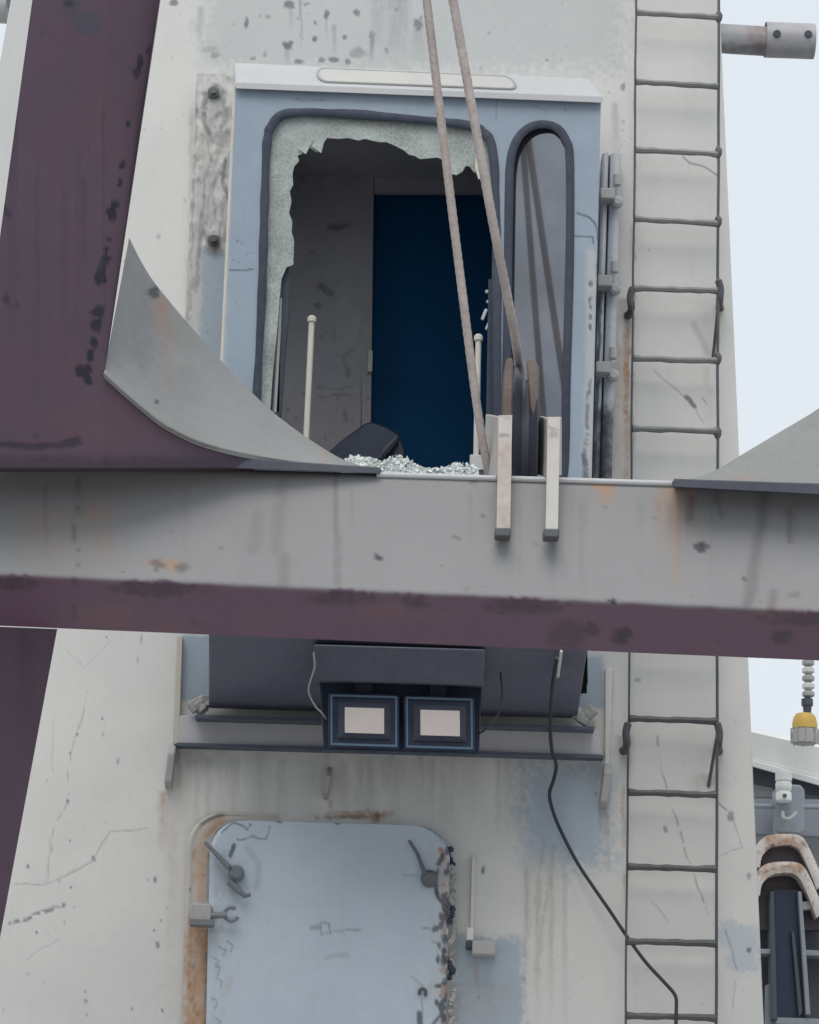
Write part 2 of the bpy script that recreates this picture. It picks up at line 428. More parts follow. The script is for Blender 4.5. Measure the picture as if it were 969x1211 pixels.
def tower_masks(x, y):
    d = Mask(x, y); r = Mask(x, y); b = Mask(x, y)
    # specks above the cab
    for cx, cy, rx, ry, a in ((291,27,2.5,5,.8),(344,5,5,6,.85),(341,54,6,6,.9),(387,17,3,5,.85),(372,46,3,3,.8),(372,28,2.5,2.5,.6),(421,15,4,4,.8),(407,45,3,4,.7),(424,62,9,6,.45),(394,72,5,4,.8),(379,72,4,3,.7),(355,73,5,2.5,.7),(412,72,4,4,.7),(495,27,6,8,.75),(468,11,3,3,.6),(299,69,4,2.5,.6),(254,66,5,4,.5),(439,40,3,4,.7),(316,20,3,2.5,.4),(363,4,3,2.5,.5),(205,4,5,4,.8),(188,280,3,3,.4),(248,58,10,4,.3),(648,72,2,2,.6),(577,40,2,2,.3)):
        d.blob(cx, cy, rx, ry, a)
    d.streak(341, 54, 78, 4, .5); d.streak(440, 40, 76, 4, .6); d.streak(395, 28, 70, 3, .5); d.streak(237, 5, 70, 5, .35); d.streak(344, 5, 40, 3, .3)
    d.streak(470, -20, 80, 18, .38); d.streak(495, 20, 80, 10, .3); d.streak(448, -20, 60, 12, .28); d.streak(356, -10, 60, 2, .5); d.streak(387, 15, 50, 2, .4)
    d.specks(44, 240, 520, 0, 76, .5, 2.4, 1, .55); d.specks(26, 560, 750, 0, 90, .5, 1.6, 2, .5)
    d.specks(30, 130, 235, 0, 320, .5, 1.8, 3, .5); d.specks(60, 0, 200, 750, 1211, .5, 2.0, 4, .6)
    # left face
    d.line([(107,805),(95,853),(83,893),(79,948),(66,976),(54,1044)], 1.0, .5, 1.4, .45)
    d.line([(18,1044),(52,1047),(79,1036),(111,1016),(131,984),(175,980)], 1.0, .5, 1.4, .3)
    d.line([(12,1093),(40,1083),(75,1068)], 2.2, .75, 1.4, .5)
    d.line([(71,760),(99,790),(131,758)], .8, .3, 1.2, .4); d.line([(167,752),(163,782)], 1.6, .55, 1.4, .4)
    d.line([(64,850),(62,910)], .8, .3, 1.4); d.line([(60,990),(57,1044)], .8, .35, 1.4)
    d.line([(70,1110),(30,1135)], .8, .3, 1.4)
    for cx, cy, rr in ((92,868,2.6),(83,891,3),(121,849,2.4),(79,948,3),(82,995,2),(111,1015,4),(74,1070,3.5),(44,1104,2.2),(187,1118,4),(183,1100,2),(192,1195,3),(183,1041,4),(34,1025,3),(156,1192,2),(85,1050,2)):
        d.blob(cx, cy, rr*.62, rr*.9, .75)
    r.streak(193, 932, 1010, 9, .5); r.streak(203, 940, 1211, 10, .2)
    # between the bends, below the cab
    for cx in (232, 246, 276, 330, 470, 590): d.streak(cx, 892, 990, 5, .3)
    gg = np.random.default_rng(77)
    for k in range(34): d.streak(gg.normal(470, 95), gg.uniform(880, 900), gg.uniform(940, 1010), gg.uniform(5, 20), gg.uniform(.10, .30), .7)  # soot runs, with shade of cab and lamp plate painted in
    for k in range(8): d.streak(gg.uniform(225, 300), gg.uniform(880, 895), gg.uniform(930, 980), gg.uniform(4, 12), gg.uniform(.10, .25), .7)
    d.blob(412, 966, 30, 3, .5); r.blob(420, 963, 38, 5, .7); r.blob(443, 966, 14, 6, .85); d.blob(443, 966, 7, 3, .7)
    d.blob(571, 1028, 2, 5, .9); d.line([(645,990),(622,1120)], 1.5, .3, 3, .4); d.line([(655,1000),(634,1150)], 2, .25, 3, .4)
    for cx in (622, 636, 652, 668): d.streak(cx, 1015+cx % 23, 1215, 4, .28)
    r.streak(560, 1160, 1230, 60, .25); r.streak(640, 1000, 1180, 30, .16)
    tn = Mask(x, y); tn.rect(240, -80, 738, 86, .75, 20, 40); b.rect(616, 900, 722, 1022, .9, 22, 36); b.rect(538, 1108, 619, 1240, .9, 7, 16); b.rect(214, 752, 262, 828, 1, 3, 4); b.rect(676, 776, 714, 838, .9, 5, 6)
    b.rect(860, 1094, 899, 1150, .55, 7, 30); b.rect(850, 1088, 868, 1120, .5, 4, 14)
    # right bend and the ladder's face
    r.streak(741, 375, 640, 6, .95, .3); r.streak(732, 395, 640, 13, .42, .3); r.streak(745, 600, 700, 5, .5); r.streak(722, 790, 900, 6, .4); r.streak(836, 430, 510, 6, .2)
    for cx, y0_, y1_, w_, a_ in ((226,120,330,4,.35),(222,300,440,3,.4),(750,180,230,3,.4),(748,262,330,3,.4),(850,345,420,4,.35),(743,872,930,4,.55),(846,872,940,4,.4),(740,1030,1110,3,.35),(562,1135,1211,5,.4),(212,880,935,4,.55),(390,945,962,5,.6),(702,850,905,5,.5),(718,955,1050,4,.35)): r.streak(cx, y0_, y1_, w_, a_, .5)
    d.line([(752,-20),(751,90),(750,300),(748,560)], 1.0, .55, 1.6, .3)
    d.streak(728, 120, 190, 6, .4); d.specks(20, 715, 750, 90, 185, .6, 3.5, 7, .7)
    d.line([(808,185),(816,193),(832,198),(849,207)], 1.3, .8, 1.2); d.line([(775,438),(792,456),(811,472)], 1.2, .5, 1.2, .3); d.line([(811,471),(820,481)], 2.4, .85, 1)
    d.line([(820,482),(832,499)], .9, .4, 1.2); d.line([(821,383),(830,398),(837,418)], 3, .28, 3); d.line([(834,478),(830,470)], 1.2, .5)
    d.line([(778,870),(780,895),(789,939),(800,969),(808,998),(819,1032),(838,1080)], 1.6, .6, 1.4, .48)
    d.line([(849,950),(858,958)], 1.6, .8); d.line([(864,962),(871,980),(879,1002),(849,1013)], 1.1, .5, 1.2, .3); d.blob(864, 966, 4, 6, .75)
    d.line([(772,1068),(790,1090)], .9, .35); d.blob(886, 1037, 2, 4, .6); d.blob(756, 804, 4, 3, .5); d.blob(788, 981, 2, 3, .6)
    d.line([(858,1100),(868,1130),(872,1150)], 1.4, .5, 1.4, .3); d.line([(869,1160),(868,1195)], 1.2, .4, 1.4, .4); d.blob(887, 1124, 3, 3, .8)
    d.specks(50, 745, 900, 0, 1211, .5, 1.6, 11, .5); d.specks(60, 210, 730, 900, 1211, .5, 1.8, 12, .5)
    d.streak(838, 915, 960, 26, .3); d.streak(738, 868, 910, 14, .45); d.streak(738, 352, 392, 10, .5)
    r.line([(738,930),(738,1000)], 2, .4, 3); r.streak(716, 905, 970, 5, .35)
    return dict(dirt_shade=d.v*.85, rust=r.v, coat=b.v, tone=tn.v)
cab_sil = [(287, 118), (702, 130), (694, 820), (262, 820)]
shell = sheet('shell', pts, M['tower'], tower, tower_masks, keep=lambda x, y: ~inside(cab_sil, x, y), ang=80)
bk = MB()                                     # flanks and back of the column
for z_a, z_b in ((zs[0], zs[-1]),):
    a = [(lx(z_a), float(TY(lx(z_a))), z_a), (lx(z_b), float(TY(lx(z_b))), z_b), (lx(z_b)+.25, T+2.2, z_b), (lx(z_a)+.25, T+2.2, z_a)]
    b = [(rx_(z_a), float(TY(rx_(z_a))), z_a), (rx_(z_b), float(TY(rx_(z_b))), z_b), (rx_(z_b)-.25, T+2.2, z_b), (rx_(z_a)-.25, T+2.2, z_a)]
    bk.add(a, [(0, 1, 2, 3)]).add(b, [(3, 2, 1, 0)]).add([a[3], a[2], b[2], b[3]], [(0, 1, 2, 3)]).add([a[1], b[1], b[2], a[2]], [(0, 1, 2, 3)])
bk.build('column_side', M['tower'], tower, recalc=False)

# band under the cab
pb = MB()
pb.prism([TP(213, 846, .05), TP(706, 862, .05), TP(713, 893, .05), TP(210, 879, .05)], (0, .05, 0))
band = pb.build('flange_band', M['band'], tower, bevel=.004)
pb = MB(); pb.prism([TP(231, 845, .13), TP(703, 859, .13), TP(703, 863, .13), TP(231, 849, .13)], (0, .13, 0)); pb.build('shadow_lip', M['hood'], tower)  # dark strips drawn for the gap shadows along the band's edges
pb = MB(); pb.prism([TP(209, 878, .075), TP(714, 893, .075), TP(714, 896.5, .075), TP(209, 881.5, .075)], (0, .075, 0)); pb.build('shadow_lip', M['hood'], tower)
# corner lashings left and right of the band
for (xa, ya, sg) in ((236, 834, 1), (690, 846, -1)):
    m_ = MB()
    for k in range(7):
        c = TP(xa+sg*rng.uniform(-9, 11), ya+rng.uniform(-9, 7), .07)
        m_.box(c, (rng.uniform(.02, .06), .05, rng.uniform(.015, .05)), rng.uniform(-.5, .5), 0, rng.uniform(-.9, .9))
    m_.build('broken_bracket', M['lug'], tower, bevel=.004)
# lugs
for (px_, py_, h, hw) in ((203, 909, 50, 4.5), (716, 932, 50, 5), (388, 928, 36, 3)):
    c0, c1 = TP(px_+2, py_-h/2), TP(px_-3, py_+h/2); m_ = MB()
    wv = np.array([hw/285.0, 0, 0])
    prof = [c0+[0, .0, .01], c0+[0, -.05, 0], c0+[0, -.085, -.04], c1+[0, -.07, .02], c1+[0, -.02, 0], c1]
    m_.prism([p-wv for p in prof], 2*wv); m_.build('lug', M['lug'], tower, bevel=.006)
# rust strip edge left of the band (bent seam of the plate)
m_ = MB(); m_.prism([TP(209, 752, .05), TP(216, 752, .05), TP(212, 880, .05), TP(205, 880, .05)], (0, .05, 0)); m_.build('seam_bar', M['coaming'], tower, bevel=.003)
m_ = MB(); m_.prism([TP(716, 790, .03), TP(724, 790, .03), TP(722, 905, .03), TP(715, 905, .03)], (0, .03, 0)); m_.build('seam_bar', M['tower'], tower, bevel=.006)

# --- weathertight door
def rrect(x0, y0, x1, y1, r, skx=0.0, sky_=0.0, n=9):
    out = []
    for cx, cy, a0 in ((x1-r, y0+r, -90), (x1-r, y1-r, 0), (x0+r, y1-r, 90), (x0+r, y0+r, 180)):
        for k in range(n):
            a = math.radians(a0+90*k/(n-1)); out.append((cx+r*math.cos(a), cy+r*math.sin(a)))
    return [(x+skx*(y-y0), y+sky_*(x-x0)) for x, y in out]
fr_o = rrect(224, 959, 546, 1420, 42, -.022, .03); fr_i = rrect(252, 972, 530, 1400, 36, -.022, .03)
me = fill([[TP(x, y, .03) for x, y in fr_o], [TP(x, y, .03) for x, y in fr_i]], (0, .03, 0))
def door_edge(pad):
    return rrect(249-pad, 969-pad, 533+pad, 1403, 38, -.022, .03)
nr, nc = 240, 250
uu, vv = np.meshgrid(np.linspace(244, 540, nc), np.linspace(960, 1404, nr))
vv2 = vv + .03*(uu-249); uu2 = uu-.022*(vv-969)
edge = door_edge(0)
# outline-conforming sheet: squeeze rows to the rounded top
def door_rows(pad=0.0, y_end=1403):
    rows = []
    for y in np.r_[np.linspace(969, 1012, 46), np.linspace(1014, y_end, 170)]:
        ins = 0 if y > 1007 else 38-math.sqrt(max(0, 38**2-(1007-y)**2))
        rows.append([(249+ins+(533-249-2*ins)*s, y) for s in np.linspace(0, 1, 190)])
    a = np.array(rows); x = a[..., 0]-.022*(a[..., 1]-969); y = a[..., 1]+.03*(a[..., 0]-249)
    return x, y
dx_, dy_ = door_rows()
nearedge = np.minimum(np.abs(dx_-dx_[:, :1]), np.abs(dx_-dx_[:, -1:]))
dpt = Pn(dx_, dy_, T-.075+.0*dx_)
dpt[..., 1] += .006*(fbm(dx_/45, dy_/45, 2)-.5) + .012*(1-sstep(0, 7, nearedge))
def door_masks(x, y):
    d = Mask(x, y); b = Mask(x, y); r = Mask(x, y)
    d.line([(262,985),(277,972),(292,982),(296,975)], 1.6, .75, 1.4, .35); d.line([(280,993),(300,988),(316,993),(320,978)], 1.5, .6, 1.6, .3); d.line([(276,1000),(272,1013)], 2.2, .9, 1)
    d.blob(331, 971, 4, 2.5, .8); d.blob(400, 971, 5, 3, .8); d.blob(262, 1035, 16, 26, .22, .5); d.line([(292,1003),(306,1022),(304,1050)], 3, .18, 4)
    d.line([(368,1097),(378,1097)], 2.2, .35, 2); d.line([(380,1092),(390,1092),(391,1103),(381,1104),(380,1092)], 1.3, .5, 1.4); d.line([(394,1099),(428,1101)], 1.3, .5, 1.2, .2); d.line([(385,1134),(410,1128)], 2, .2, 3)
    for k, (cx, cy) in enumerate(((253,1138),(256,1146),(258,1162),(253,1187),(256,1210),(262,1125),(270,1120))): d.line([(cx-2, cy-6), (cx+5, cy-2), (cx+2, cy+6)], 1.2, .55, 1.3, .25)
    d.line([(512,978),(524,985),(533,996),(537,1010)], 4, .6, 3, .45)
    d.line([(523,1010),(517,1022),(515,1040),(519,1062),(532,1075),(533,1100),(532,1140),(531,1165),(530,1240)], 2.2, .95, 1.6, .3)
    for cy in (1005, 1030, 1060, 1072, 1085, 1096, 1110, 1123, 1134, 1150, 1160, 1178, 1192, 1205): d.blob(530+5*math.sin(cy), cy, 4, 5, .85)
    gg = np.random.default_rng(8)
    for k in range(34): b.blob(gg.uniform(508, 534), gg.uniform(1000, 1230), gg.uniform(2, 9), gg.uniform(3, 14), gg.uniform(.5, 1), .9, .25)
    for k in range(22): r.blob(gg.uniform(520, 534), gg.uniform(1000, 1230), gg.uniform(1.5, 5), gg.uniform(2, 9), gg.uniform(.5, .9), .9, .3)
    for k in range(16): d.blob(gg.uniform(514, 533), gg.uniform(985, 1230), gg.uniform(1.5, 4), gg.uniform(2, 7), .85, .9, .25)
    for k in range(14): b.blob(gg.uniform(250, 275), gg.uniform(985, 1230), gg.uniform(2, 6), gg.uniform(3, 9), gg.uniform(.4, .9), .9, .25)
    d.line([(524,1205),(520,1190),(526,1182),(534,1186),(536,1200)], 2.4, .9, 1.5); d.line([(512,1211),(522,1200),(540,1208)], 2, .8, 1.5)
    d.line([(500,1097),(513,1098),(512,1102)], 1.2, .6); d.line([(512,1114),(530,1119)], 1.2, .5); d.line([(500,1180),(499,1211)], 1.2, .45, 1.5); d.line([(497,1211),(496,1200)], 3, .8)
    d.line([(487,1155),(500,1166),(498,1175)], .8, .4); d.line([(477,1035),(492,1036)], 1, .4)
    b.blob(523, 1045, 9, 40, .7); b.blob(522, 1180, 14, 38, .55); r.blob(526, 1040, 6, 26, .35)
    b.blob(265, 1045, 12, 40, .3)
    return dict(dirt_shade=d.v, coat=b.v, rust=r.v)
door = sheet('door', dpt, M['door'], tower, door_masks, thick=(0, .07, 0))
# rusty coaming (frame)
def coam_masks(x, y):
    r = Mask(x, y); d = Mask(x, y)
    r.rect(218, 1088, 252, 1260, .9, 6, 34); r.blob(238, 1020, 10, 30, .5); d.specks(30, 222, 250, 980, 1211, .8, 3.4, 91, .6); r.line([(240,1000),(238,1060)], 4, .6, 6); r.line([(245,985),(262,968)], 4, .7, 5); r.streak(230, 1090, 1230, 12, .8)
    d.line([(247,1012),(248,1070)], 1.6, .9, 1.4, .2); d.line([(247,1100),(243,1240)], 2, .6, 2, .3); d.line([(238,974),(250,968),(264,963)], 2, .55, 2); d.line([(231,1110),(229,1230)], 1.4, .35, 2, .4)
    return dict(rust=r.v, dirt_shade=d.v)
def coam_sheet():
    path = [(220-.022*440, 1420)] + [(221.5-.022*(y-969), y) for y in np.linspace(1395, 1012, 150)]
    arc_o = [(264-43*math.cos(a), 1004-43*math.sin(a)) for a in np.linspace(0, math.pi/2, 24)]
    outer = path[1:]+arc_o+[(x, 961+.03*(x-264)) for x in np.linspace(270, 330, 60)]
    inner = [(250-.022*(y-969), y) for y in np.linspace(1395, 1012, 150)]
    inner += [(276-27*math.cos(a), 1004-31*math.sin(a)) for a in np.linspace(0, math.pi/2, 24)]+[(x, 972+.03*(x-264)) for x in np.linspace(280, 330, 60)]
    o, i = np.array(outer), np.array(inner)
    t = np.linspace(0, 1, 12)
    g2 = o[:, None]*(1-t[:, None])+i[:, None]*t[:, None]
    pr = .028*(1-.45*sstep(.12, .3, t))*np.sin(np.clip(t*1.1, 0, 1)*math.pi*.93+.08)**.35
    fade = np.clip((len(o)-np.arange(len(o)))/70.0, 0, 1)[:, None]
    q = Pn(g2[..., 0], g2[..., 1], T-.003-pr[None, :]*fade+0*g2[..., 0])
    return q
sheet('door_frame', coam_sheet(), M['coaming'], tower, coam_masks)
# dogs, hinges
def D(px_, py_, d=.1): return P(px_, py_, T-d)
m_ = MB(); m_.tube([D(243, 996), D(256, 1010, .115), D(271, 1026, .12)], [.008, .010, .013], 8); m_.lathe([(.02, 0), (.034, .01), (.034, .035), (.02, .05)], D(280, 1034, .075), (0, -1, 0), 18)
m_.tube([D(272, 1043), D(281, 1052, .115), D(290, 1060, .11), D(296, 1058, .1)], [.015, .013, .010, .008], 8); m_.build('dog', M['dog'], door)
m_ = MB(); m_.tube([D(484, 994, .09), D(494, 1010, .11), D(503, 1034, .11)], [.006, .008, .010], 8); m_.lathe([(.02, 0), (.036, .01), (.036, .03), (.02, .045)], D(508, 1040, .075), (0, -1, 0), 18); m_.build('dog', M['dog'], door)
m_ = MB(); m_.box(D(238, 1082, .10), (.085, .07, .085)); m_.build('hinge_block', M['lug'], door, bevel=.006)
m_ = MB(); m_.box(D(239, 1092, .11), (.095, .09, .022)); m_.tube([D(248, 1083, .12), D(268, 1082, .12)], .013, 8); m_.build('hinge_pin', M['dog'], door)
ring = [D(274+8*math.cos(a), 1081+8*math.sin(a), .11) for a in np.linspace(.4, 5.4, 14)]
m_ = MB(); m_.tube(ring, .008, 8); m_.build('hinge_eye', M['dog'], door)
m_ = MB(); m_.tube([D(500+4*math.cos(a), 1174+5*math.sin(a), .085) for a in np.linspace(2.6, 7.2, 12)], .006, 8); m_.build('staple', M['ladder'], door)
m_ = MB(); m_.box(D(572, 1122, .07), (.095, .10, .06)); m_.build('hinge_block', M['lug'], tower, bevel=.007)
m_ = MB(); m_.box(D(556, 1106, .06), (.03, .08, .055)); m_.build('hinge_lug', M['tower'], tower, bevel=.006)
m_ = MB(); m_.box(D(557, 1118, .06), (.04, .09, .03)); m_.build('hinge_foot', M['dark'], tower, bevel=.004)
m_ = MB(); m_.box(.5*(D(560, 1014, .015)+D(558, 1100, .015)), (.014, .03, .31)); m_.build('stop_bar', M['tower'], tower, bevel=.003)
for k in range(9):
    y = [1010, 1034, 1058, 1076, 1104, 1134, 1150, 1178, 1200][k]
    pp = smoothpts([D(534+rng.uniform(-4, 4), y+dy, .03+rng.uniform(0, .03)) for dy in np.linspace(-rng.uniform(4, 14), rng.uniform(6, 16), 5)], 4)
    MB().tube(pp, [rng.uniform(.006, .016) for _ in pp], 7).build('torn_seal', M['lug' if k % 3 else 'dark'], tower)

# ================================================================== OPERATOR'S CAB
cab = thing('operator_cab', 'light blue crane operator cab with smashed front window and white roof edge', 'cab', (-.1, C, P(484, 830, T)[2]))
TLc, TRc, BRc, BLc = (279, 98), (711, 115), (695, 765), (247, 747)
n1, n2 = 250, 350
s1 = np.linspace(0, 1, n2)[:, None]; s2 = np.linspace(0, 1, n1)[None, :]
cx_ = (TLc[0]*(1-s2)+TRc[0]*s2)*(1-s1)+(BLc[0]*(1-s2)+BRc[0]*s2)*s1
cy_ = (TLc[1]*(1-s2)+TRc[1]*s2)*(1-s1)+(BLc[1]*(1-s2)+BRc[1]*s2)*s1
big_win = [(302, 548), (304, 470), (310, 350), (313, 250), (316, 170), (322, 148), (340, 134), (400, 134), (480, 140), (555, 148), (574, 158), (583, 180), (587, 250), (588, 400), (587, 548), (575, 562), (320, 560)]
nar_win = [(598, 560), (600, 400), (602, 240), (604, 190), (612, 165), (626, 151), (642, 147), (658, 151), (669, 165), (674, 190), (674, 300), (670, 450), (667, 560), (655, 578), (640, 582), (612, 578)]
bw = [tuple(p) for p in smoothpts(big_win, 5, True)]; nw = [tuple(p) for p in smoothpts(nar_win, 5, True)]
def cab_masks(x, y):
    d = Mask(x, y); r = Mask(x, y); b = Mask(x, y)
    d.line([(272,319),(283,320),(300,320)], 1.5, .85, 1.2, .2); d.specks(14, 272, 300, 280, 318, .6, 2.2, 5, .5)
    d.line([(682,252),(694,256),(702,264),(706,276),(711,292),(712,310)], 1.6, .85, 1.2); d.line([(680,280),(702,281),(703,288)], 1.3, .8, 1.1)
    for cy in (335, 355, 362, 375, 388): d.blob(702-cy*.01, cy, 2.2, 4, .7)
    d.line([(706,310),(708,350),(707,470)], 1.6, .7, 1.4, .35); d.line([(697,450),(694,520),(691,560)], 1.8, .6, 1.6, .4)
    d.blob(692, 545, 4, 12, .8); d.blob(692, 562, 4, 8, .7)
    d.line([(350,118),(372,119),(383,119)], 1.5, .3, 2); d.line([(627,125),(650,131)], 1.2, .3, 2); d.specks(50, 270, 712, 100, 480, .5, 1.6, 8, .5)
    d.line([(588,118),(587,140)], 1, .35, 1.4); b.line([(700,300),(698,450),(694,575)], 5, .6, 5); b.line([(272,110),(268,300),(263,450)], 3, .45, 3)
    return dict(dirt_shade=d.v, rust=r.v, coat=b.v)
cpts = Pn(cx_, cy_, C+0*cx_)
cpts[..., 1] += .004*(fbm(cx_/60, cy_/60, 6)-.5)
sheet('front_panel', cpts, M['cab'], cab, cab_masks, keep=lambda x, y: ~(inside(bw, x, y) | inside(nw, x, y)), thick=(0, .03, 0))
tl, tr, br, bl = [P(*k, C) for k in (TLc, TRc, BRc, BLc)]
back = np.array([0, T+.32-C, 0])
def slab(name, a, b, vec, mat, th, par=cab, bevel=.004):
    th = np.asarray(th, float)
    return MB().hexa([a, b, b+th, a+th], [a+vec, b+vec, b+th+vec, a+th+vec]).build(name, mat, par, bevel=bevel)
e = np.array([0, .035, 0])
wl = fill([[tl+e, bl+e, bl+e+back, tl+e+back], [tl+e+(bl-tl)*a_+back*b_ for a_, b_ in ((.12, .10), (.66, .10), (.66, .66), (.12, .66))]], (.03, 0, 0))  # unseen opening added in this wall to brighten the interior
sw = link('side_wall', wl, M['cab'], cab, smooth=False)
MB().tube([tl+e+(bl-tl)*a_+back*b_ for a_, b_ in ((.12, .10), (.66, .10), (.66, .66), (.12, .66))], .016, 8, closed=True).build('added_opening_rim', M['rubber'], sw)
slab('side_wall', tr+e, br+e, back, M['cab'], (-.03, 0, 0))
slab('ceiling', tl+e+[.035, 0, 0], tr+e+[-.035, 0, 0], back, M['inside'], (0, 0, -.03))
fz = P(484, 640, C)[2]-bl[2]
slab('floor', bl+e+[.035, 0, fz], br+e+[-.035, 0, fz+bl[2]-br[2]], back, M['inside'], (0, 0, .04))
# sloping underside from the foot of the front panel back to the tower
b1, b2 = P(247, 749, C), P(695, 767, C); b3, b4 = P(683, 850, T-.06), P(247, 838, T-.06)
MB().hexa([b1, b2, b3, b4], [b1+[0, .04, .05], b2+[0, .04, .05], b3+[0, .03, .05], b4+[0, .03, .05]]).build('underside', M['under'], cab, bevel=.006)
# roof edge
r1, r2, r3, r4 = P(277, 74, C+.17), P(697, 93, C+.17), P(713, 114, C-.03), P(279, 97, C-.03)
u = np.array([0, 0, .03])
roof = MB().hexa([r4, r3, r2, r1], [r4-u, r3-u, r2-u, r1-u]).build('roof', M['roof'], cab, bevel=.003)
r5, r6 = r1+[0, .5, .02], r2+[0, .5, .02]
MB().hexa([r1+[0, .004, 0], r2+[0, .004, 0], r6, r5], [r1+[0, .004, -.03], r2+[0, .004, -.03], r6-u, r5-u]).build('roof_sheet', M['roof'], cab)
nrm = np.cross(r3-r4, r1-r4); nrm /= np.linalg.norm(nrm); nrm = nrm if nrm[2] > 0 else -nrm
def RP(s, t, h=.004): return (r4*(1-s)+r3*s)*(1-t)+(r1*(1-s)+r2*s)*t + nrm*h
ringp = []
for a in np.linspace(-math.pi/2, math.pi/2, 9): ringp.append((.752+.022*math.cos(a), .5+.34*math.sin(a)))
for a in np.linspace(math.pi/2, 3*math.pi/2, 9): ringp.append((.252+.022*math.cos(a), .5+.34*math.sin(a)))
MB().tube([RP(*p, .004) for p in ringp], .006, 8, closed=True).build('slot_rim', M['lug'], roof)
MB().prism([RP(*p, .002) for p in ringp], nrm*.004).build('slot_plate', M['frame'], roof)
# window rubbers
def rubber(loop, Y, r, jit, name, par):
    p = smoothpts(loop, 10, True); q = [P(a[0], a[1], Y+.004) for a in p]
    j = [r*(1+jit*(vnoise(np.array([i*.35]), np.array([.5]), 3)[0]-.5)*2) for i in range(len(q))]
    return MB().tube(q, j, 10, flat=.45, closed=True).build(name, M['rubber'], par)
# broken window: shattered sheet that is left in the frame
outer = [(306, 486), (311, 350), (315, 250), (318, 172), (324, 150), (341, 137), (400, 137), (480, 143), (553, 150), (572, 161), (581, 182), (584, 236)]
inner = [(581, 226), (577, 222), (573, 211), (567, 205), (561, 204), (556, 197), (551, 196), (547, 203), (540, 207), (533, 205), (529, 199), (525, 189), (517, 186), (509, 187), (497, 188), (490, 184), (484, 183), (477, 177), (465, 171), (457, 168), (449, 168), (440, 166), (432, 164), (424, 166), (412, 163), (401, 164), (387, 163), (381, 173), (375, 180), (369, 176), (364, 173), (359, 181), (352, 184), (354, 190), (348, 197), (346, 206), (347, 218), (343, 226), (345, 238), (342, 252), (346, 262), (345, 274), (348, 284), (347, 313), (339, 316), (333, 330), (331, 352), (329, 380), (325, 420), (322, 452), (320, 484)]
me = fill([[P(x, y, C+.018) for x, y in outer+inner]], (0, .006, 0))
win = link('broken_window', me, M['shatter'], cab, smooth=False)
rubber(big_win, C-.008, .019, .25, 'gasket', win)
for pp in ([(380,181),(368,172),(385,162)], [(362,182),(352,176),(371,164)], [(574,205),(570,215),(577,212)]):
    MB().prism([P(x, y, C+.008) for x, y in pp], (0, .005, 0)).build('shard', M['shatter'], win, smooth=False)
# cream sliver of glass edge hanging behind the right rope
mc = MB(); mc.prism([P(x, y, C+.0) for x, y in ((563, 178), (568, 176), (572, 190), (570, 210), (566, 212), (562, 198))], (0, .006, 0)); mc.build('shard', M['rod'], win, smooth=False)
# torn inner seal hanging in the left of the opening
for pp, mt in (([(324,338),(328,336),(327,400),(322,482),(317,490),(320,420)], 'rubber'), ([(335,318),(342,314),(342,372),(338,420),(333,492),(326,494),(331,400)], 'rubber'), ([(331,352),(334,352),(331,488),(323,488)], 'lug')):
    MB().prism([P(x, y, C+.045) for x, y in pp], (0, .02, 0)).build('torn_seal', M[mt], win, bevel=.003)
# narrow window
nw_in = [(x+(641-x)*.06, y+(370-y)*.015) for x, y in nw]
me = fill([[P(x, y, C+.028-.15*(P(x, y, C)[0]-P(636, 370, C)[0])) for x, y in nw_in]], (0, .006, 0))
nwin = link('narrow_window', me, M['pane'], cab, smooth=False)
rubber(nar_win, C-.006, .0185, .05, 'gasket', nwin)
# inside: lining with the open doorway and the dark door
Bk = T+.2
def lining_masks(x, y):
    d = Mask(x, y); r = Mask(x, y)
    d.blob(403, 268, 11, 5, .7, .8, .5); d.line([(380,338),(390,347)], 3, .7, 3, .2); d.blob(377, 362, 5, 5, .6); d.blob(369, 297, 4, 3, .4); d.line([(374,458),(402,460),(418,457)], 1.4, .7, 1.6); d.line([(376,469),(415,468)], 1.2, .55, 1.6); d.line([(400,470),(400,486)], 1, .4, 1.6)
    d.blob(411, 440, 3, 7, .45); d.blob(409, 493, 3, 8, .4); d.line([(418,412),(405,420),(412,440)], 2, .3, 3); d.specks(60, 340, 442, 170, 520, .8, 3.4, 81, .5)
    for k in range(12): d.streak(345+k*8.3, 170+k*7 % 50, 300+k*31 % 190, 4+k % 5, .16)
    r.blob(392, 500, 40, 30, .12, .9, .7)
    return dict(dirt_shade=d.v, rust=r.v)
a_, b_ = np.meshgrid(np.linspace(230, 442, 90), np.linspace(90, 640, 230))
sheet('back_lining', Pn(a_-.012*np.maximum(b_-228, 0)*(a_ > 430), b_, Bk+0*a_), M['inside'], cab, lining_masks, thick=(0, .03, 0))
MB().prism([P(x, y, Bk) for x, y in ((443, 90), (720, 90), (720, 228), (443, 228))], (0, .03, 0)).build('back_lining', M['inside'], cab)
MB().prism([P(x, y, Bk+.004) for x, y in ((596, 229), (720, 229), (720, 640), (596, 640))], (0, .03, 0)).build('back_lining', M['inside'], cab)
MB().prism([P(x, y, Bk+.10) for x, y in ((425, 210), (612, 210), (612, 650), (425, 650))], (0, .03, 0)).build('inner_door', M['navy'], cab)
MB().box(P(438, 428, Bk-.01), (.022, .03, .10)).build('door_latch', M['lug'], cab, bevel=.003)
# operator's console and seat shape low in the opening
MB().prism([P(x, y, Bk-.25) for x, y in ((370, 600), (384, 538), (404, 520), (432, 500), (440, 498), (458, 504), (472, 512), (480, 530), (484, 600))], (0, .22, 0)).build('console', M['flood'], cab, bevel=.012)
MB().tube([P(444, 548, Bk-.28), P(458, 532, Bk-.28), P(470, 518, Bk-.27)], [.012, .022, .014], 8).build('armrest', M['dark'], cab)
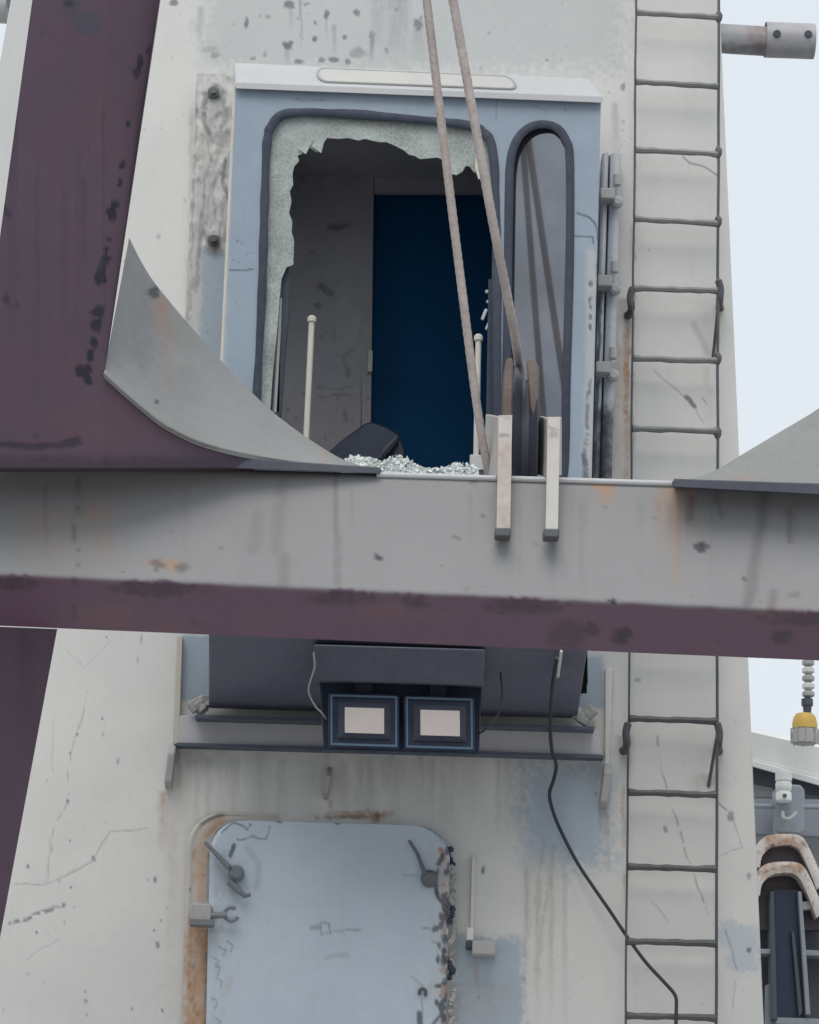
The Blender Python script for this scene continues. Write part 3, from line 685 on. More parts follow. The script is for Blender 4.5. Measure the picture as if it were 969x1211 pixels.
# painted guard rods standing behind the window
for xa, ya, xb, yb in ((369, 378, 361, 545), (566, 400, 563, 560)):
    q0, q1 = P(xb, yb, C+.06), P(xa, ya, C+.06)
    rd = MB().tube([q0, q1], .0125, 10).build('guard_rod', M['rod'], cab)
    MB().lathe([(.010, -.012), (.019, -.010), (.019, .008), (.011, .016)], q1, (q1-q0), 14).build('rod_cap', M['rod'], rd)
MB().box(P(564, 549, C+.02), (.058, .06, .065)).build('rod_foot', M['frame'], cab, bevel=.004)
# small bright bits in the right of the opening
for xx, yy, a, b in ((576, 345, .014, .014), (577, 357, .012, .012), (573, 372, .014, .05), (577, 385, .010, .04)): MB().box(P(xx, yy, C+.05), (a, .012, b), 0, 0, .35).build('lock_tab', M['roof'], cab, bevel=.003)
MB().prism([P(578, 330, C+.04), P(588, 330, C+.04), P(588, 556, C+.04), P(574, 556, C+.04)], (0, .03, 0)).build('inner_post', M['rubber'], cab)
# left frame strip with sealant
def strip_masks(x, y):
    d = Mask(x, y); r = Mask(x, y); b = Mask(x, y)
    d.blob(254, 110, 11, 7, .95); d.line([(244,112),(241,130),(242,148),(248,158)], 2.6, .75, 2, .25); d.line([(264,118),(268,135),(262,150)], 2.2, .6, 2, .3); d.line([(252,140),(263,132),(268,150),(258,170),(250,165)], 1.8, .55, 2.4, .3)
    d.blob(262, 165, 9, 9, .45); d.line([(245,165),(250,190),(242,215),(240,250)], 1.6, .6, 2, .35); d.line([(268,190),(264,215),(270,235)], 2, .8, 1.6, .25); d.line([(232,95),(231,180),(227,300),(222,380)], 1.6, .5, 1.6, .35)
    d.line([(258,200),(252,230),(256,262)], 1.4, .45, 2, .4); d.line([(239,250),(236,300),(231,345)], 2, .6, 2, .3); d.line([(263,240),(260,280)], 1.6, .5, 1.6, .3)
    d.blob(252, 285, 9, 7, .95); d.blob(254, 296, 12, 8, .55); d.specks(70, 228, 274, 86, 330, .8, 3.6, 9, .75); d.line([(229,330),(225,345),(223,375)], 2.5, .45, 2, .4)
    d.specks(30, 222, 262, 300, 410, .6, 2, 19, .4)
    b.rect(238, 297, 268, 470, 1, 4, 8); r.blob(247, 190, 6, 40, .15)
    return dict(dirt_shade=d.v*.72, rust=r.v, coat=b.v)
t_ = np.linspace(0, 1, 150)[:, None]; k_ = np.linspace(0, 1, 44)[None, :]
fx = (233*(1-k_)+282*k_)*(1-t_)+(214*(1-k_)+266*k_)*t_; fy = (86*(1-k_)+88*k_)*(1-t_)+(480*(1-k_)+482*k_)*t_
fp = Pn(fx, fy, T-.10+0*fx); fp[..., 1] -= .018*(fbm(fx/9, fy/14, 4)-.5)*(1-sstep(285, 305, fy))
sheet('side_frame', fp, M['frame'], cab, strip_masks, thick=(0, .12, 0))
m_ = MB(); m_.tube([P(278, 102, C+.004), P(273.5, 200, C+.004), P(262.5, 430, C+.004), P(256, 560, C+.004)], .007, 8); m_.build('edge_trim', M['rod'], cab)
for yy in (110, 285): MB().lathe([(.026, 0), (.026, .012), (.014, .014), (.014, .03)], P(253, yy, T-.11), (0, -1, 0), 12).build('bolt', M['ladder'], cab)
# right hinge strip
def hinge_masks(x, y):
    d = Mask(x, y); r = Mask(x, y)
    d.rect(700, 482, 730, 600, .9, 10, 14); d.line([(711,330),(709,400),(707,470),(704,560)], 1.8, .8, 1.6, .25); d.specks(26, 704, 732, 300, 480, .6, 2.4, 3, .6)
    r.blob(716, 560, 12, 5, .5)
    return dict(dirt_shade=d.v, rust=r.v)
for xa, xb, mk in ((712.5, 720, 1), (722.5, 735, 1)):
    a_ = np.linspace(0, 1, 160)[:, None]; b_ = np.linspace(0, 1, 12)[None, :]
    hx = (xa*(1-b_)+xb*b_)-a_*12; hy = 182+a_*410+0*b_
    hp = Pn(hx, hy, T-.15+0*hx); hp[..., 1] -= .012*np.sin(b_*math.pi)
    sheet('hinge_leaf', hp, M['hinge'], cab, hinge_masks, thick=(0, .1, 0))
MB().prism([P(714, 184, T-.10), P(735, 184, T-.10), P(722, 592, T-.10), P(701, 592, T-.10)], (0, .09, 0)).build('hinge_back', M['dark'], cab)
for yy, xx in ((230, 720), (333, 717), (435, 715)):
    h = MB().box(P(xx-2, yy+2, T-.19), (.062, .08, .05)).build('hinge_knuckle', M['lug'], cab, bevel=.005)
    MB().lathe([(.012, 0), (.018, .004), (.018, .05), (.012, .055)], P(xx+10, yy-10, T-.2), (.0, 0, 1), 12).build('hinge_pin', M['lug'], cab)
    MB().lathe([(.020, 0), (.026, .01), (.026, .03), (.014, .04)], P(xx+10, yy+11, T-.17), (0, -1, 0), 14).build('hinge_bolt', M['lug'], cab)

# crushed glass lying along the sill and beam top edge
cg = MB()
top = [(404, 545), (420, 538), (440, 541), (452, 546), (462, 540), (474, 539), (485, 546), (500, 553), (512, 555), (526, 553), (540, 546), (552, 552), (563, 553)]
tx = np.array([p[0] for p in top]); tyy = np.array([p[1] for p in top])
hx = np.linspace(404, 566, 110)
hr = []
for a in np.linspace(0, 1, 9):
    yt = np.interp(hx, tx, tyy)+3*(fbm(hx/5, hx*0+a*3, 7)-.5)+1.5
    hr.append(Pn(hx, yt*(1-a)+570*a+0*hx, C-.03-.07*a-.012*fbm(hx/4, hx*0+a*9, 8)))
hr = np.stack(hr); nn = hr.shape[1]
cg.add(hr.reshape(-1, 3), [(i*nn+j, (i+1)*nn+j, (i+1)*nn+j+1, i*nn+j+1) for i in range(8) for j in range(nn-1)])
for k in range(2600):
    x = rng.uniform(404, 566); yt = np.interp(x, tx, tyy); y = yt + (564-yt)*rng.random()
    c = P(x, y, C-.04-.07*(y-yt)/(570-yt)-.012*rng.random()); s_ = rng.uniform(.003, .009) if k > 120 else rng.uniform(.012, .024)
    q = rng.normal(size=(4, 3)); q /= np.linalg.norm(q, axis=1)[:, None]
    cg.add([c+s_*a for a in q], [(0, 1, 2), (0, 2, 3), (0, 3, 1), (1, 3, 2)])
cgo = cg.build('crushed_glass', M['crumbs'], smooth=False)
tag(cgo, 'heap of white crushed glass along the sill of the smashed window', 'broken glass', kind='stuff')
MB().prism([P(300, 558, C-.09), P(590, 568, C-.09), P(590, 600, C-.09), P(300, 590, C-.09)], (0, .088, 0)).build('window_sill', M['cab'], cab, bevel=.006)

# ================================================================== FLOODLIGHTS
MB().hexa([P(371, 762, T-.80), P(574, 768, T-.80), P(572, 811, T-.70), P(374, 805, T-.70)], [P(371, 762, T-.45), P(574, 768, T-.45), P(572, 815, T-.40), P(374, 809, T-.40)]).build('lamp_shelf', M['hood'], cab, bevel=.008)
MB().prism([P(378, 806, T-.53), P(570, 812, T-.53), P(567, 892, T-.53), P(383, 887, T-.53)], (0, .05, 0)).build('lamp_plate', M['flood'], cab, bevel=.006)
def loop4(x0, y0, x1, y1, Y, sl=.03): return [P(x0, y0, Y), P(x1, y0+sl*(x1-x0), Y), P(x1, y1+sl*(x1-x0), Y), P(x0, y1, Y)]
YF = T-.64
fl = thing('floodlight', 'left of the two square LED floodlights under the cab, dark blue housing', 'floodlight', P(430, 884, YF), 'pair of floodlights under the cab')
MB().hexa(loop4(388, 818, 473, 884, YF), loop4(392, 822, 468, 880, YF+.09)).build('housing', M['flood'], fl, bevel=.006)
def frame_ring(a, b, th): 
    m_ = MB()
    for i in range(4):
        j = (i+1) % 4; t2 = np.array([0, th, 0]); m_.hexa([a[i], a[j], b[j], b[i]], [a[i]+t2, a[j]+t2, b[j]+t2, b[i]+t2])
    return m_
frame_ring(loop4(391, 821, 470, 881, YF-.008), loop4(393.5, 823.5, 467.5, 878.5, YF-.008), .006).build('bezel', M['bezel'], fl, recalc=True)
rf = MB(); oa, ob = loop4(399, 829, 463, 873.5, YF-.004), loop4(408, 836.5, 455, 866, YF+.0)
oa = loop4(400, 830, 462, 873, YF-.005); ob = loop4(408, 836.5, 454.5, 866.5, YF-.022)
for i in range(4): j = (i+1) % 4; rf.add([oa[i], oa[j], ob[j], ob[i]], [(0, 1, 2, 3)])
rf.build('reflector', M['dark'], fl, smooth=False)
MB().prism(loop4(408, 836.5, 454.5, 866.5, YF-.0225), (0, -.002, 0)).build('lens', M['lens'], fl, smooth=False)
MB().hexa([P(420, 806, YF+.05), P(440, 806.6, YF+.05), P(440, 822, YF+.05), P(420, 821, YF+.05)], [P(420, 806, YF+.08), P(440, 806.6, YF+.08), P(440, 822, YF+.08), P(420, 821, YF+.08)]).build('yoke', M['flood'], fl)
f2 = fl.copy(); COL.objects.link(f2); f2.location = Vector(P(430+89.5, 884+2.9, YF))
f2['label'] = 'right of the two square LED floodlights under the cab, dark blue housing'
for ch in list(fl.children):
    c = ch.copy(); COL.objects.link(c); c.parent = f2; c.matrix_parent_inverse = ch.matrix_parent_inverse.copy()
# thin wire by the lamps
tag(MB().tube(smoothpts([P(371, 772, T-.83), P(372, 790, T-.80), P(365, 816, T-.72), P(373, 835, T-.68), P(380, 842, T-.66), P(386, 850, T-.60)], 5), .0042, 6).build('lamp_wire', M['lug']), 'thin pale wire looping down to the left floodlight', 'wire')
tag(MB().tube(smoothpts([P(592, 795, T-.62), P(594, 825, T-.63), P(588, 848, T-.64), P(575, 862, T-.64), P(566, 868, T-.58)], 5), .0042, 6).build('lamp_wire', M['cable']), 'thin dark wire looping down to the right floodlight', 'wire')
# hanging power cable
pc = [(659, 778), (655, 800), (652, 830), (651, 862), (653, 888), (658, 905), (655, 922), (650, 940), (656, 965), (668, 992), (684, 1022), (704, 1052), (722, 1078), (742, 1108), (764, 1138), (788, 1164), (799, 1178), (800, 1195), (799, 1230)]
dep = np.interp([p[1] for p in pc], [770, 830, 880, 910, 1000, 1100, 1230], [.78, .45, .20, .12, .03, .09, .16])
tag(MB().tube(smoothpts([TP(x, y, d_) for (x, y), d_ in zip(pc, dep)], 5), .0075, 8).build('power_cable', M['cable']), 'slack black cable hanging down from the cab across the tower to the ladder', 'cable')
MB().tube([P(664, 770, T-.86), P(660, 800, T-.62)], .006, 8).build('cable_clip', M['tower'], cab)

# ================================================================== LADDER
lad = thing('ladder', 'dark grey steel rung ladder fixed up the right side of the tower', 'ladder', TP(795, 1300, .1))
def stile_pts(a): return [TP(x, y, .10) for x, y in a]
lsx = lambda y: 752.5-.0103*y; rsx = lambda y: 850.2-.0025*y
ysr = list(range(-460, 1300, 60))
MB().tube([TP(lsx(y)+rng.uniform(-.5, .5), y, .10) for y in ysr], .0048, 8).build('stile', M['ladder'], lad)
MB().tube([TP(rsx(y)+rng.uniform(-.5, .5), y, .10) for y in ysr], .0064, 8).build('stile', M['ladder'], lad)
for k, y in enumerate((-390, -309, -228, -147, -66, 15, 97, 177, 259, 341, 424, 507, 592, 678, 764, 850, 937, 1025, 1113, 1201)):
    sl = .055 if y < 300 else .03
    a, b = (lsx(y)+1, y), (rsx(y)-1, y+sl*98)
    n_ = 10; ptsr = [TP(a[0]+(b[0]-a[0])*t, a[1]+(b[1]-a[1])*t+rng.uniform(-.5, .5), .10) for t in np.linspace(0, 1, n_)]
    rr = [.0125*(1+rng.uniform(-.06, .22)) for _ in range(n_)]; rr[-1] = rr[0] = .017
    MB().tube(ptsr, rr, 8).build('rung', M['rung_pale' if y < 600 else 'ladder'], lad)
for xx, yy, sg in ((lsx(355), 357, -1), (rsx(340), 348, 1), (lsx(870), 872, -1), (rsx(875), 872, 1), (rsx(15), 20, 1), (rsx(177), 180, 1), (rsx(259), 262, 1), (rsx(430), 424, -.6), (rsx(510), 512, 1)):
    big_ = yy in (357, 872, 348)
    if big_:
        q = [TP(xx, yy-18, .105), TP(xx+sg*3, yy-6, .10), TP(xx+sg*2, yy+8, .09), TP(xx+sg*6 if sg < 0 else xx+2, yy+16, .0)]
        MB().tube(smoothpts(q, 4), [.009]+[.016]*(len(smoothpts(q, 4))-2)+[.02], 8).build('standoff', M['ladder'], lad)
    else:
        MB().lathe([(.006, -.03), (.016, -.012), (.018, .008), (.006, .03)], TP(xx, yy, .10), (0, 0, 1), 8).build('weld', M['ladder'], lad)
for y0_, y1_, x0_, x1_ in ((348, 428, 851, 843), (872, 930, 848, 838)):
    MB().tube([TP(x0_, y0_, .10), TP(x1_, y1_, .0)], .007, 8).build('brace', M['ladder'], lad)

# ================================================================== BOOM FRAME
boom = thing('crane_boom', 'large boom frame crossing in front of the cab, grey cross beam over maroon underside', 'crane boom', (0, 10.6, 3.0))
# cross beam profile swept from left to right
nU, x0b, x1b = 330, -260, 1330
tu = np.linspace(0, 1, nU); bxs = x0b+(x1b-x0b)*tu
Yl = lambda x: 10.62-.28*(x/969.0)
eT = Pn(bxs, 546+.0305*bxs, Yl(bxs)); eF = Pn(bxs, 681+.046*bxs, Yl(bxs)-.13); eB = Pn(bxs, 740+.0425*bxs, Yl(bxs)+.30)
rows = []
def rnd(A, Bc, Cc, r, n=6):
    a = (A-Bc); a /= np.linalg.norm(a, axis=1)[:, None]; c = (Cc-Bc); c /= np.linalg.norm(c, axis=1)[:, None]
    p0, p2 = Bc+a*r, Bc+c*r
    return [p0*(1-t)**2+Bc*2*t*(1-t)+p2*t*t for t in np.linspace(0, 1, n)]
eTT = eT+[0, .40, .09]
rows += [eTT]; rr = rnd(eTT, eT, eF, .036, 8); rows += rr
A_, B_ = rr[-1], rnd(eT, eF, eB, .02)[0]
rows += [A_*(1-t)+B_*t for t in np.linspace(0, 1, 70)[1:-1]]
rr = rnd(eT, eF, eB, .02); rows += rr
A_, B_ = rr[-1], eB; rows += [A_*(1-t)+B_*t for t in np.linspace(0, 1, 34)[1:]]
bp_ = np.stack(rows)
rows2 = np.stack([eB, eB+[0, .06, .40], eTT])
def beam_masks(x, y):
    yb = 679.5+.0455*x + 3*(fbm(x/30, x*0+.3, 6)-.5)*2
    c = sstep(-3, 5, y-yb)
    fr = (y < yb+2)
    d = Mask(x, y); r = Mask(x, y)
    d.line([(95,556),(93,580),(92,600),(88,625),(89,640),(94,655),(94,668),(89,685),(90,700),(88,735)], .9, .6, 1.8, .1)
    d.line([(334,575),(329,620),(327,650)], 6, .2, 7, .2); d.line([(336,660),(334,690)], 5, .25, 6); d.line([(397,560),(398,640),(400,690)], 1.8, .38, 4, .2); d.line([(305,610),(300,650)], 5, .16, 6)
    for cx, cy, rr_, a in ((448,659,3.4,.9),(445,655,2.2,.7),(830,647,5.5,.95),(881,685,2.4,.8),(540,635,3,.5),(262,648,2.4,.5),(569,610,3,.5),(635,645,2,.4),(725,712,3.5,.95),(716,600,2,.3),(560,571,4,.5),(735,752,9,.85),(700,745,9,.6),(925,754,8,.6),(672,752,18,.4)):
        d.blob(cx, cy, rr_*1.2, rr_, a)
    d.line([(905,580),(900,620),(893,665),(884,715)], 5, .34, 6); d.line([(934,605),(935,640)], 2.4, .4, 4); d.line([(817,590),(816,612)], 4, .45, 4); d.line([(849,585),(853,610)], 3, .3, 4); d.line([(914,700),(912,725)], 3, .4, 4)
    r.streak(801, 574, 700, 8, .75, .5); r.streak(790, 574, 660, 20, .42, .5); r.streak(716, 570, 600, 15, .8); r.blob(716, 572, 14, 6, .8); r.streak(815, 574, 640, 12, .5); r.line([(770,571),(800,573)], 3, .7, 3, .3)
    r.streak(115, 590, 690, 22, .3); r.streak(60, 600, 690, 40, .22); r.blob(195, 668, 22, 7, .55); d.blob(186, 668, 8, 7, .6); d.blob(215, 671, 8, 6, .5); r.blob(202, 672, 9, 5, .5)
    for xa, xb in ((-20, 46), (134, 236), (362, 440), (478, 506), (574, 670), (905, 990)):
        yc = 688+.0455*.5*(xa+xb); d.blob(.5*(xa+xb), yc+1, .5*(xb-xa), 8, .55, .9, .5); d.blob(.5*(xa+xb)-.2*(xb-xa), yc+1, .3*(xb-xa), 7, .4, .9, .5)
        c = np.maximum(c, Mask(x, y).blob(.5*(xa+xb), yc, .5*(xb-xa)+4, 9, 1, .7, .2).v)
    for k in range(26):
        cx = rng.uniform(0, 969); d.streak(cx, 565+.03*cx, rng.uniform(620, 720), rng.uniform(1.5, 4), rng.uniform(.08, .22))
    d.specks(60, 0, 969, 560, 720, .5, 1.8, 31, .5); d.specks(60, 0, 969, 690, 775, 1, 4, 32, .4)
    for k in range(16): r.blob(rng.uniform(0, 969), rng.uniform(720, 770), rng.uniform(10, 40), rng.uniform(4, 14), rng.uniform(.05, .2), .8, .6)
    return dict(coat=c, dirt_shade=d.v, rust=r.v)
beam = sheet('cross_beam', bp_, M['beam'], boom, beam_masks, ang=70)
sheet('beam_back', rows2, M['beam'], boom)
# upper left leg: underside (maroon), leaning towards the viewer as it rises
def legY(y): return 10.30-.45*(548-y)/548
def webY(x, y): return legY(y)+.21*np.clip((np.asarray(x)-125)/240., 0, 1)
redge = lambda y: np.where(np.asarray(y) < 443, 190-.1495*np.asarray(y), 0)
ledge = lambda y: 38.5-.137*np.asarray(y)
arcF = [(123, 441), (149, 465), (185, 495), (208, 509), (231, 520), (261, 529.5), (300, 538), (348, 545.5), (400, 550.5), (452, 556)]
aF = np.array(smoothpts(arcF, 8))
ysu = np.r_[np.linspace(-600, -100, 30), np.linspace(-90, 440, 150), np.linspace(443, 553, 60)]
rowsL = []
for y in ysu:
    xr = 190-.1495*y if y < 443 else float(np.interp(y, aF[:, 1], aF[:, 0]))
    xl = 38.5-.137*y
    rowsL.append([(xl+(xr-xl)*s, y + (.0305*(xl+(xr-xl)*s) if False else 0)) for s in np.linspace(0, 1, 110)])
lp = np.array(rowsL); Lpts = Pn(lp[..., 0], lp[..., 1], webY(lp[..., 0], lp[..., 1]))
def leg_masks(x, y):
    d = Mask(x, y); b = Mask(x, y)
    b.blob(100, 25, 18, 14, .9, .7); b.blob(108, 32, 14, 9, .9, .7); b.blob(84, 10, 10, 16, .8, .7); d.blob(82, 4, 6, 4, .6)
    for cx, cy, rx, ry in ((166,72,3.5,5),(162,85,4,7),(176,60,2.5,5),(152,146,3.5,3.5),(145,195,5,4.5),(142,215,3,4),(136,243,5,6),(132,254,6,7),(130,282,3,3.5),(127,294,4.5,3),(124,306,6,6),(119,328,7,10),(121,316,5,6),(116,370,7,8),(113,385,7,8),(111,405,5,8),(107,420,5,8),(100,438,10,7),(104,448,6,9)):
        d.blob(cx, cy, rx, ry, .95, .8, .25); d.blob(cx-1, cy+2, rx*.7, ry*.6, .95, .9, .2)
    d.line([(185,30),(165,160),(148,300),(126,440)], 2.2, .5, 4); d.line([(5,246),(12,254)], 3, .6, 3); d.blob(8, 353, 5, 7, .6); d.blob(20, 360, 3, 3, .4)
    d.line([(0,525),(40,529),(75,527),(92,518)], 3, .7, 3); d.blob(82, 524, 14, 5, .8); d.rect(-60, 540, 420, 560, .5, 6, 5)  # marks, then a dark strip painting the shadow at the beam joint
    d.specks(40, 10, 180, 0, 520, .8, 3, 44, .35); b.specks(16, 10, 180, 0, 540, 4, 14, 45, .22)
    r = Mask(x, y); gg = np.random.default_rng(5)
    for k in range(26): r.blob(gg.uniform(0, 180), gg.uniform(0, 540), gg.uniform(8, 34), gg.uniform(10, 60), gg.uniform(.06, .26), .9, .7)
    for k in range(10): d.streak(gg.uniform(10, 170), gg.uniform(0, 300), gg.uniform(320, 540), gg.uniform(2, 6), gg.uniform(.1, .3))
    r.blob(125, 500, 70, 30, .3, .9, .6); r.specks(30, 90, 190, 0, 460, 1, 4, 46, .7)
    return dict(dirt_shade=d.v, coat=b.v, rust=r.v)
leg = sheet('upper_leg', Lpts, M['maroon'], boom, leg_masks)
# pale outer side and hidden back of the upper leg
ya, yb_ = -600, 553
fl0, fl1 = P(38.5-.137*ya, ya, legY(ya)), P(38.5-.137*yb_, yb_, legY(yb_))
bl0, bl1 = P(13-.175*ya, ya, legY(ya)+.25), P(13-.175*yb_, yb_, legY(yb_)+.25)
fr0, fr1 = P(190-.1495*ya, ya, legY(ya)), P(190-.1495*443, 443, legY(443))
br0, br1 = P(182-.1495*ya, ya-40, legY(ya)+.45), P(182-.1495*443, 443, legY(443)+.45)
MB().add([fl0, fl1, bl1, bl0], [(0, 1, 2, 3)]).build('leg_side', M['tower'], boom, recalc=False)
MB().add([fr0, fr1, br1, br0, bl0, bl1], [(0, 3, 2, 1), (3, 4, 5, 2)]).build('leg_back', M['gusset'], boom, recalc=False)
MB().hexa([P(-115, 553, legY(553)+.002), P(300, 553, webY(300, 553)+.002), P(300, 558, 10.6), P(-115, 558, 10.6)], [P(-115, 550, legY(550)+.004), P(300, 550, webY(300, 550)+.004), P(300, 540, 10.6), P(-115, 540, 10.6)]).build('leg_foot', M['maroon'], boom)
# curved gusset plates
arcB = [(153, 281), (166, 307), (180, 330), (202, 358), (225, 385), (265, 430), (300, 466), (330, 493), (370, 522), (410, 545), (452, 556)]
def gusset(fa, ba, Yf, Yb, masks, name='gusset', n=120, rows_=44, th=.014):
    a = interp(smoothpts(fa, 10), n); b = interp(smoothpts(ba, 10), n)
    A = Pn(a[:, 0], a[:, 1], np.array([Yf(*q) for q in a])); B = Pn(b[:, 0], b[:, 1], np.array([Yb(*q) for q in b]))
    t = np.linspace(0, 1, rows_)[:, None, None]
    g_ = A[None]*(1-t)+B[None]*t
    return sheet(name, g_, M['gusset'], boom, masks, thick=(0, .01, -th))
def gmask(x, y):
    d = Mask(x, y); r = Mask(x, y)
    d.blob(182, 345, 8, 7, .95, .7); r.streak(192, 350, 420, 12, .5, .5); r.blob(190, 362, 8, 14, .5); r.streak(200, 380, 470, 18, .25)
    d.blob(186, 476, 2.2, 2.2, .8); d.blob(167, 434, 4, 2.5, .25); d.specks(30, 130, 420, 300, 540, .5, 1.6, 51, .5); r.blob(365, 512, 14, 8, .15); r.streak(385, 520, 560, 10, .3)
    d.line([(171,362),(168,420)], 10, .10, 12); d.streak(215, 430, 540, 30, .1)
    return dict(dirt_shade=d.v, rust=r.v)
gusset(arcF, arcB, lambda x, y: webY(x, y)-.012, lambda x, y: webY(x, y)+.02+.50*min(1, max(0, (452-x)/300.)), gmask)
# thin bright weld edge along the curve, and its dark plate on the beam
MB().tube([P(x, y, webY(x, y)-.016) for x, y in aF[:40]], .0055, 8).build('weld_bead', M['gusset'], boom)
MB().hexa([P(280, 541, 10.44), P(451, 553, 10.46), P(449, 560.5, 10.46), P(280, 554, 10.44)], [P(280, 541, 10.70), P(451, 553, 10.70), P(449, 560, 10.70), P(280, 553, 10.70)]).build('foot_plate', M['wheel'], boom, bevel=.003)
rF = [(795, 569), (850, 573), (905, 576), (969, 577), (1010, 574), (1060, 556), (1110, 500)]; rB = [(832, 564), (851, 554), (872, 541), (897, 526), (922, 511), (946, 497), (968, 483), (1010, 450), (1060, 400), (1096, 345)]
def gm2(x, y):
    d = Mask(x, y); d.specks(14, 850, 1000, 500, 575, .5, 1.6, 61, .4); r = Mask(x, y); r.streak(880, 560, 580, 30, .2); return dict(dirt_shade=d.v, rust=r.v)
gusset(rF, rB, lambda x, y: 10.30, lambda x, y: 10.34+.5*min(1, max(0, (x-800)/300.)), gm2)
MB().hexa([P(797, 566, 10.22), P(1010, 573, 10.15), P(1010, 587, 10.15), P(797, 576, 10.22)], [P(797, 566, 10.42), P(1010, 573, 10.4), P(1010, 587, 10.4), P(797, 576, 10.42)]).build('foot_plate', M['wheel'], boom, bevel=.003)  # dark plate stands for the gusset's shaded underside
MB().tube([P(x, 545.5+.0305*x+2.2, float(Yl(x))-.004) for x in np.linspace(446, 800, 12)], .0105, 10).build('highlight_bar', M['roof'], boom)  # white bar added for the highlight along the beam's upper rim
# right leg (beyond the frame) and lower legs
MB().hexa([P(1118, 553, 10.3), P(1270, 553, 10.3), P(1109, -600, 9.4), P(978, -600, 9.4)], [P(1125, 553, 10.75), P(1270, 553, 10.75), P(1109, -600, 9.9), P(990, -600, 9.9)]).build('upper_leg', M['maroon'], boom)
def low_masks(x, y):
    d = Mask(x, y); d.specks(30, 0, 70, 740, 1100, .8, 3, 71, .3); d.streak(30, 740, 900, 14, .2); return dict(dirt_shade=d.v)
t_ = np.linspace(0, 1, 120)[:, None]; k_ = np.linspace(0, 1, 40)[None, :]
ly = 744-8*0+t_*560+0*k_; lxr = 68.3-.1855*(ly-742); lxl = -110-.16*(ly-742)
lxx = lxl*(1-k_)+lxr*k_
ly2 = ly + .0425*(lxx-68)*(1-np.clip(t_*4, 0, 1))
sheet('lower_leg', Pn(lxx, ly2, 10.92-.0*lxx+.55*(ly-744)/560), M['maroon'], boom, low_masks, thick=(-.06, .4, 0))
MB().hexa([P(1160, 790, 10.62), P(1330, 795, 10.6), P(1400, 1300, 11.1), P(1230, 1300, 11.1)], [P(1160, 790, 11.0), P(1330, 795, 11.0), P(1400, 1300, 11.5), P(1230, 1300, 11.5)]).build('lower_leg', M['maroon'], boom)

# ================================================================== SHEAVE AND ROPES
sh = thing('rope_sheave', 'rope pulley wheel between two upright brackets on the cross beam', 'pulley', P(621, 560, 10.5))
wc = P(620, 545, 10.78); rad = .345
prof = [(.04, -.046), (rad-.03, -.046), (rad, -.046), (rad+.004, -.040), (rad-.045, -.012), (rad-.05, 0), (rad-.045, .012), (rad+.004, .040), (rad, .046), (rad-.03, .046), (.04, .046)]
MB().lathe(prof, wc, (1, -.03, 0), 64).build('wheel', M['wheel'], sh)
def cheek_poly(x0, x1, ytop, ybot): return [P(x0+2, ytop+10, 10.42), P(x0+4, ytop, 10.42), P(x1, ytop, 10.42), P(x1, ybot, 10.42), P(x0, ybot, 10.42)]
ck = MB(); ck.prism([P(x, y, 10.43) for x, y in ((594, 470), (596, 440), (599, 424), (605, 422), (607, 426), (606, 500), (593, 500))], (0, .05, 0)); ck.build('cheek', M['cheek'], sh, bevel=.006)
ck = MB(); ck.prism([P(x, y, 10.46) for x, y in ((624, 424), (633, 423), (636, 430), (638, 460), (639, 498), (633, 498), (627, 480), (625, 450))], (0, .05, 0)); ck.build('cheek', M['cheek'], sh, bevel=.006)
def bmask(left):
    def f(x, y):
        r = Mask(x, y); d = Mask(x, y)
        if left: r.rect(586, 520, 612, 634, .55, 6, 8); d.blob(597, 515, 7, 3, .5); r.line([(588,492),(604,494)], 2, .4, 2)
        else: d.blob(655, 512, 6, 6, .35); d.line([(650,505),(661,508)], 1.4, .4, 1.5)
        return dict(rust=r.v, dirt_shade=d.v)
    return f
def bracket(fx0, fx1, sx, ytop, ymid, ybot, Y0, left):
    # front strip and a deep side web
    t_ = np.linspace(0, 1, 60)[:, None]; k_ = np.linspace(0, 1, 14)[None, :]
    y = ytop+(ybot-ytop)*t_+0*k_; x = fx0+(fx1-fx0)*k_-2.5*t_
    p = Pn(x, y, Y0-.055*t_+0*k_)
    b = sheet('bracket', p, M['bracket'], sh, bmask(left), thick=(0, .025, 0))
    yb2 = 562
    A = [P(fx0-.3, ytop+2, Y0+.002), P(fx0-.8, yb2+2, Y0-.02), P(sx-2, yb2-1, Y0+.32), P(sx, ytop-1, Y0+.32)]
    MB().prism(A, (.02, 0, 0)).build('web', M['bracket'], b, bevel=.003)
    MB().prism([P(fx1-1, ytop+2, Y0+.03), P(fx1-1, yb2, Y0+.01), P(fx1+2, yb2, Y0+.3), P(fx1+2, ytop, Y0+.3)], (-.012, 0, 0)).build('web', M['bracket'], b)
    MB().box(P(.5*(fx0+fx1)-3.5, ybot+5, Y0-.07), (.055, .07, .032)).build('foot', M['ladder'], b, bevel=.006)
    return b
bracket(590, 606, 574.5, 491, 565, 627, 10.40, True)
bracket(648, 662.5, 636.5, 493, 565, 628, 10.37, False)
